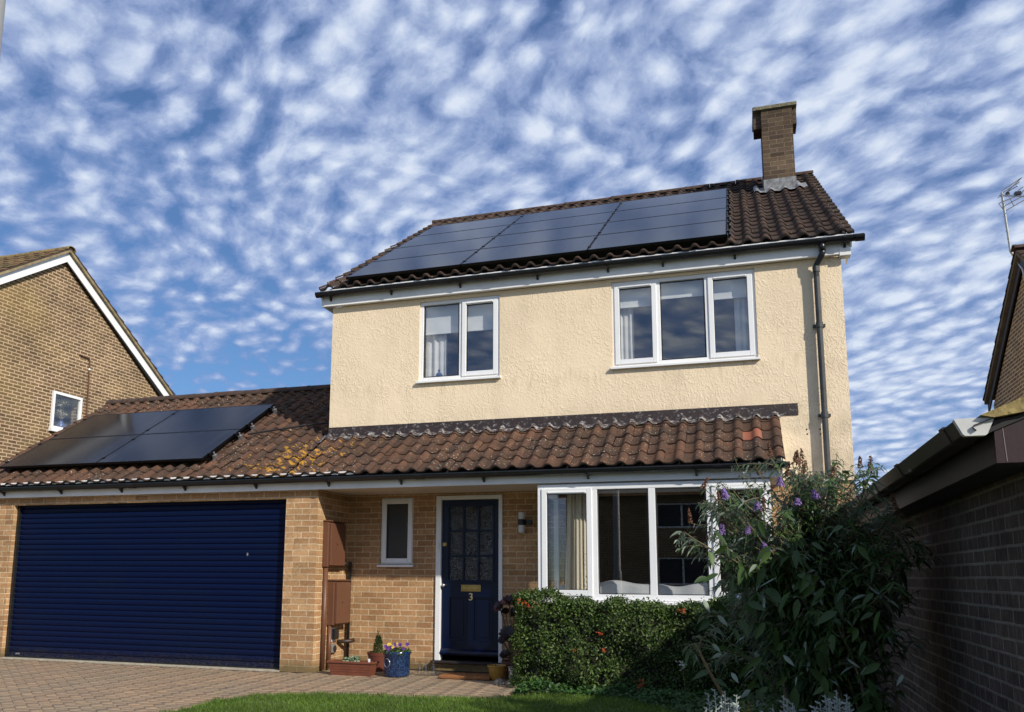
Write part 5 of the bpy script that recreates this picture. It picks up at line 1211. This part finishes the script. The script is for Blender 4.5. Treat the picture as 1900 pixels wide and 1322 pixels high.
# aerial
t = thing('tv_aerial', (10.35, 7.1, 6.6), 'grey television aerial on a cranked pole above the gable at the right', 'aerial')
def ryp(u, v, D):
    """a point D metres along the sight line through a spot measured in the photograph (used once, for the aerial's real position)"""
    q = Vector(((u-868.924)/1569.97, -(v-823.543)/1569.97, 1)); return Vector((5.489, -10.418, 1.178)) + (r_*q.x+u_*q.y+f_*q.z)*D
A_ = lambda u, v, D=16.2: ryp(u, v, D)
mb = MB(); mb.tube([A_(1902, 520, 15.9), A_(1898, 500, 15.9), A_(1886, 483), A_(1875, 467), A_(1858.5, 358)], .022, 8)
for k in range(7): 
    q = A_(1858.5, 358)*(1-k/7.5)+A_(1874, 464)*(k/7.5); q2 = A_(1858.5, 358)*(1-k/7.5-.012)+A_(1874, 464)*(k/7.5+.012)
    if k: mb.tube([q, q2], .028, 8)
mb.build('mast', STEEL, t)
mb = MB(); mb.tube([A_(1855, 363), A_(1925, 366, 15.5)], .014, 8); mb.build('boom', STEEL, t)
mb = MB()
for (a, b) in (((1858, 355), (1896, 330)), ((1861, 358), (1892, 338)), ((1868, 357), (1889, 345)), ((1853, 378), (1897, 360)), ((1858, 386), (1900, 363)), ((1867, 391), (1903, 370)), ((1852, 367), (1858, 364)), ((1889, 354), (1899, 347)), ((1894, 360), (1903, 350))): mb.tube([A_(*a), A_(*b, 15.9)], .008, 6)
mb.tube([A_(1896, 330, 15.9), A_(1868, 357), A_(1881, 382, 16)], .008, 6); mb.tube([A_(1853, 378), A_(1861, 389)], .006, 6)
mb.build('elements', CHROME, t)
mb = MB(); mb.box(-.05, .05, -.05, .05, -.03, .03, Matrix.Translation(A_(1888, 360, 15.9))); mb.box(-.03, .03, -.04, .04, -.03, .03, Matrix.Translation(A_(1869, 361))); separate(mb.build('junction_box', BLACKP, t), [A_(1888, 360, 15.9), A_(1869, 361)])

# ================================================================ garage at the right
rgz = thing('neighbouring_garage', (6.69, -4, 0), 'dark brick garage in shade along the right edge with a brown gutter', 'garage')
GE = 0.6
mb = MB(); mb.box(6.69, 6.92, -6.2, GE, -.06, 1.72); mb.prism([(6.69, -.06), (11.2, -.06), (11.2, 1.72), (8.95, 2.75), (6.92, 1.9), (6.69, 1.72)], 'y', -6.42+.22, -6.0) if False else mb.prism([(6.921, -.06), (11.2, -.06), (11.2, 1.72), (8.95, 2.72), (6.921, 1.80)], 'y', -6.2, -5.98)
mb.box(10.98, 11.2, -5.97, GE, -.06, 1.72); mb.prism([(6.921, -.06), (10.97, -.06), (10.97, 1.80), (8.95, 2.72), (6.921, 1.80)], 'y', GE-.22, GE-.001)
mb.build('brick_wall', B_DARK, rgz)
gs, gc = math.sin(math.atan(.43)), math.cos(math.atan(.43))
gr = tiles('roof', [T_MAIN], rgz, (6.40, -6.45, 1.795), (0, 1, 0), (gc, 0, gs), 7.1, 2.56/gc, cover=.25, gauge=.30, roll=.035)
tiles('far_roof_slope', [T_MAIN], gr, (11.50, -6.45, 1.795), (0, 1, 0), (-gc, 0, gs), 7.1, 2.56/gc, cover=.25, gauge=.30, roll=.035)
mb = MB(); mb.prism([(6.44, 1.80), (8.95, 2.88), (11.46, 1.80), (11.46, 1.78), (8.95, 2.85), (6.44, 1.78)], 'y', -6.43, GE+.2); mb.build('roof_deck', GASKET, gr)
mb = MB(); mb.prism([(6.478, 1.850), (6.43, 1.862), (6.61, 1.938), (8.95, 2.94), (8.95, 2.86), (6.61, 1.872)], 'y', -6.455, -6.30); mb.build('verge_undercloak', mat('mossy_verge', (.25, .19, .075), .95, var=.5, vscale=14, bump=.7, bscale=40), rgz)
mb = MB(); mb.box(6.484, 6.504, -6.395, GE+.15, 1.664, 1.838); fas = mb.build('fascia', mat('black_painted_board', (.008, .009, .010), .5, var=.3, vscale=6, bump=.1), rgz)
mb = MB(); mb.box(6.505, 6.689, -6.38, GE+.15, 1.672, 1.682); mb.build('soffit', mat('black_soffit', (.015, .015, .016), .6), rgz)
mb = MB(); mb.prism([(6.482, 1.662), (6.482, 1.842), (6.62, 1.868), (8.95, 2.86), (8.95, 2.70), (6.95, 1.80), (6.85, 1.665)], 'y', -6.42, -6.396); bx = mb.build('barge_end', mat('maroon_board', (.020, .0035, .006), .6, var=.12, vscale=5, bump=.05), rgz)
mb = MB(); mb.prism([(6.519, 1.668), (6.5215, 1.668), (6.514, 1.835), (6.5115, 1.835)], 'y', -6.4215, -6.42); mb.build('board_joint', mat('pale_joint', (.24, .19, .19), .6), bx)
GP = [(6.337, 1.848), (6.342, 1.852), (6.478, 1.852), (6.478, 1.842), (6.453, 1.786), (6.445, 1.780), (6.374, 1.780), (6.366, 1.786)]
def ogee(n, b, obj):
    f = n.ramp(n.noise(n.mapping(obj, scale=(1, .25, 1)), 30, 4, .7), [(.60, 0), (.64, 1)])
    y = n.add('ShaderNodeSeparateXYZ', None, _0=obj).outputs[1]
    n.set(b, 'Base Color', n.mix(n.math('MULTIPLY', f, n.ramp(n.noise(obj, 1.5, 2), [(.5, 0), (.6, .9)])), (.022, .016, .013), (.42, .42, .40)))
mb = MB(); mb.prism(GP, 'y', -6.40, GE+.15); gu = mb.build('gutter', mat('worn_brown_gutter', (.03, .02, .02), .45, build=ogee), rgz)
sc = lambda k: [(6.41+(x-6.41)*k, 1.817+(z-1.817)*k) for x, z in GP]
mb = MB()
for y in (-6.18, -4.9, -3.9, -2.9, -1.9): mb.prism(sc(1.12), 'y', y-.035, y+.035)
separate(mb.build('gutter_clip', mat('dark_brown_clip', (.030, .022, .018), .45), gu), [(6.41, y, 1.8) for y in (-6.18, -4.9, -3.9, -2.9, -1.9)])
mb = MB(); mb.prism(sc(1.04), 'y', -6.435, -6.40); ec = mb.build('end_cap', mat('pale_grey_cap', (.62, .62, .60), .5, var=.15), gu)

# ================================================================ lamp column
t = thing('lamp_post', (2.992, -8.372, 0), 'plain grey street lamp column cut by the upper left corner', 'street lamp')
mb = MB(); mb.tube([(2.992, -8.372, -.06), (2.992, -8.372, 1.3), (2.992, -8.372, 1.32), (2.992, -8.372, 5.6)], [.085, .085, .066, .060], 18); mb.build('column', mat('grey_painted_steel', (.25, .25, .24), .5, var=.1), t, smooth=True)
mb = MB(); mb.tube([(2.992, -8.372, 5.6), (2.95, -8.45, 5.72), (2.86, -8.65, 5.75)], .03, 10); mb.box(2.76, 2.90, -9.0, -8.62, 5.70, 5.80); mb.build('lantern', STEEL, t)
# ================================================================ across the street: seen mirrored in the bay window
oh = thing('house_opposite', (4.0, -30, 0), 'brick house across the street, seen only as a dark reflection in the bay window', 'house')
mb = MB(); wall_y(mb, -2.5, 11.5, 0, 5.0, 30.0, .3, [(-1.5, 0.3, .9, 2.1), (2.2, 3.2, .02, 2.1), (5.2, 7.4, .9, 2.1), (-1.5, .3, 3.4, 4.5), (5.2, 7.4, 3.4, 4.5)]); mb.v = [(9-x, -y, z) for x, y, z in mb.v]
mb.box(-2.5, -2.3, -38, -30.3, 0, 5); mb.box(11.3, 11.5, -38, -30.3, 0, 5); mb.box(-2.5, 11.5, -38.3, -38, 0, 5); mb.build('brick_wall', B_NEIGH, oh)
mb = MB(); mb.prism([(-29.6, 4.95), (-34.15, 7.7), (-38.7, 4.95), (-38.7, 4.8), (-34.15, 7.5), (-29.6, 4.8)], 'x', -2.8, 11.8); mb.build('roof', T_MAIN, oh)
for (a, b, c, e) in ((-1.5, 0.3, .9, 2.1), (5.2, 7.4, .9, 2.1), (-1.5, .3, 3.4, 4.5), (5.2, 7.4, 3.4, 4.5)):
    mb = MB(); ring(mb, a, b, c, e, .07, 30.05, 30.15); mb.box((a+b)/2-.04, (a+b)/2+.04, 30.06, 30.14, c+.07, e-.07); mb.v = [(9-x, -y, z) for x, y, z in mb.v]; wq = mb.build('window', UPVC, oh)
    mb = MB(); mb.box(9-b+.05, 9-a-.05, -30.12, -30.10, c+.05, e-.05); mb.build('pane', DARKBOX, wq)
mb = MB(); mb.box(5.8, 6.8, -30.15, -30.08, .02, 2.1); mb.build('door', DOORN, oh)
rg = np.random.default_rng(77)
for j, (x, y, h, r, lab) in enumerate(((-5.2, -27, 4.6, 1.7, 'round leafy tree across the street nearest the opposite house'), (-9.5, -30, 5.4, 2.2, 'taller leafy tree across the street, further along'), (-14.5, -28, 4.8, 2.4, 'broad leafy tree across the street, furthest along'))):
    t = thing('street_tree', (x, y, 0), lab, 'tree', 'trees across the street')
    mb = MB(); mb.tube([(x, y, -.1), (x+.05, y, h*.4), (x, y, h*.8)], [.16, .12, .04], 8)
    for q in range(5): a = q*1.26; mb.tube([(x, y, h*.4), (x+math.cos(a)*r*.6, y+math.sin(a)*r*.6, h*.75)], [.07, .02], 6)
    mb.build('trunk', BARK, t)
    n = 5000; ctr = rg.normal(size=(26, 3)); ctr /= np.linalg.norm(ctr, axis=1, keepdims=True); ctr = ctr*rg.uniform(.3, .8, (26, 1))*np.array([r, r, h*.28])+np.array([x, y, h*.66])
    d_ = rg.normal(size=(n, 3)); d_ /= np.linalg.norm(d_, axis=1, keepdims=True); p = ctr[rg.integers(0, 26, n)]+d_*r*.36*rg.uniform(.6, 1, (n, 1))
    addleaves('crown', t, p, d_+rg.normal(0, .5, (n, 3)), rg.uniform(.10, .20, n), L_HEDGE, aspect=.6)
for o in list(bpy.data.objects):
    if o.type == 'EMPTY' and not o.children: bpy.data.objects.remove(o)
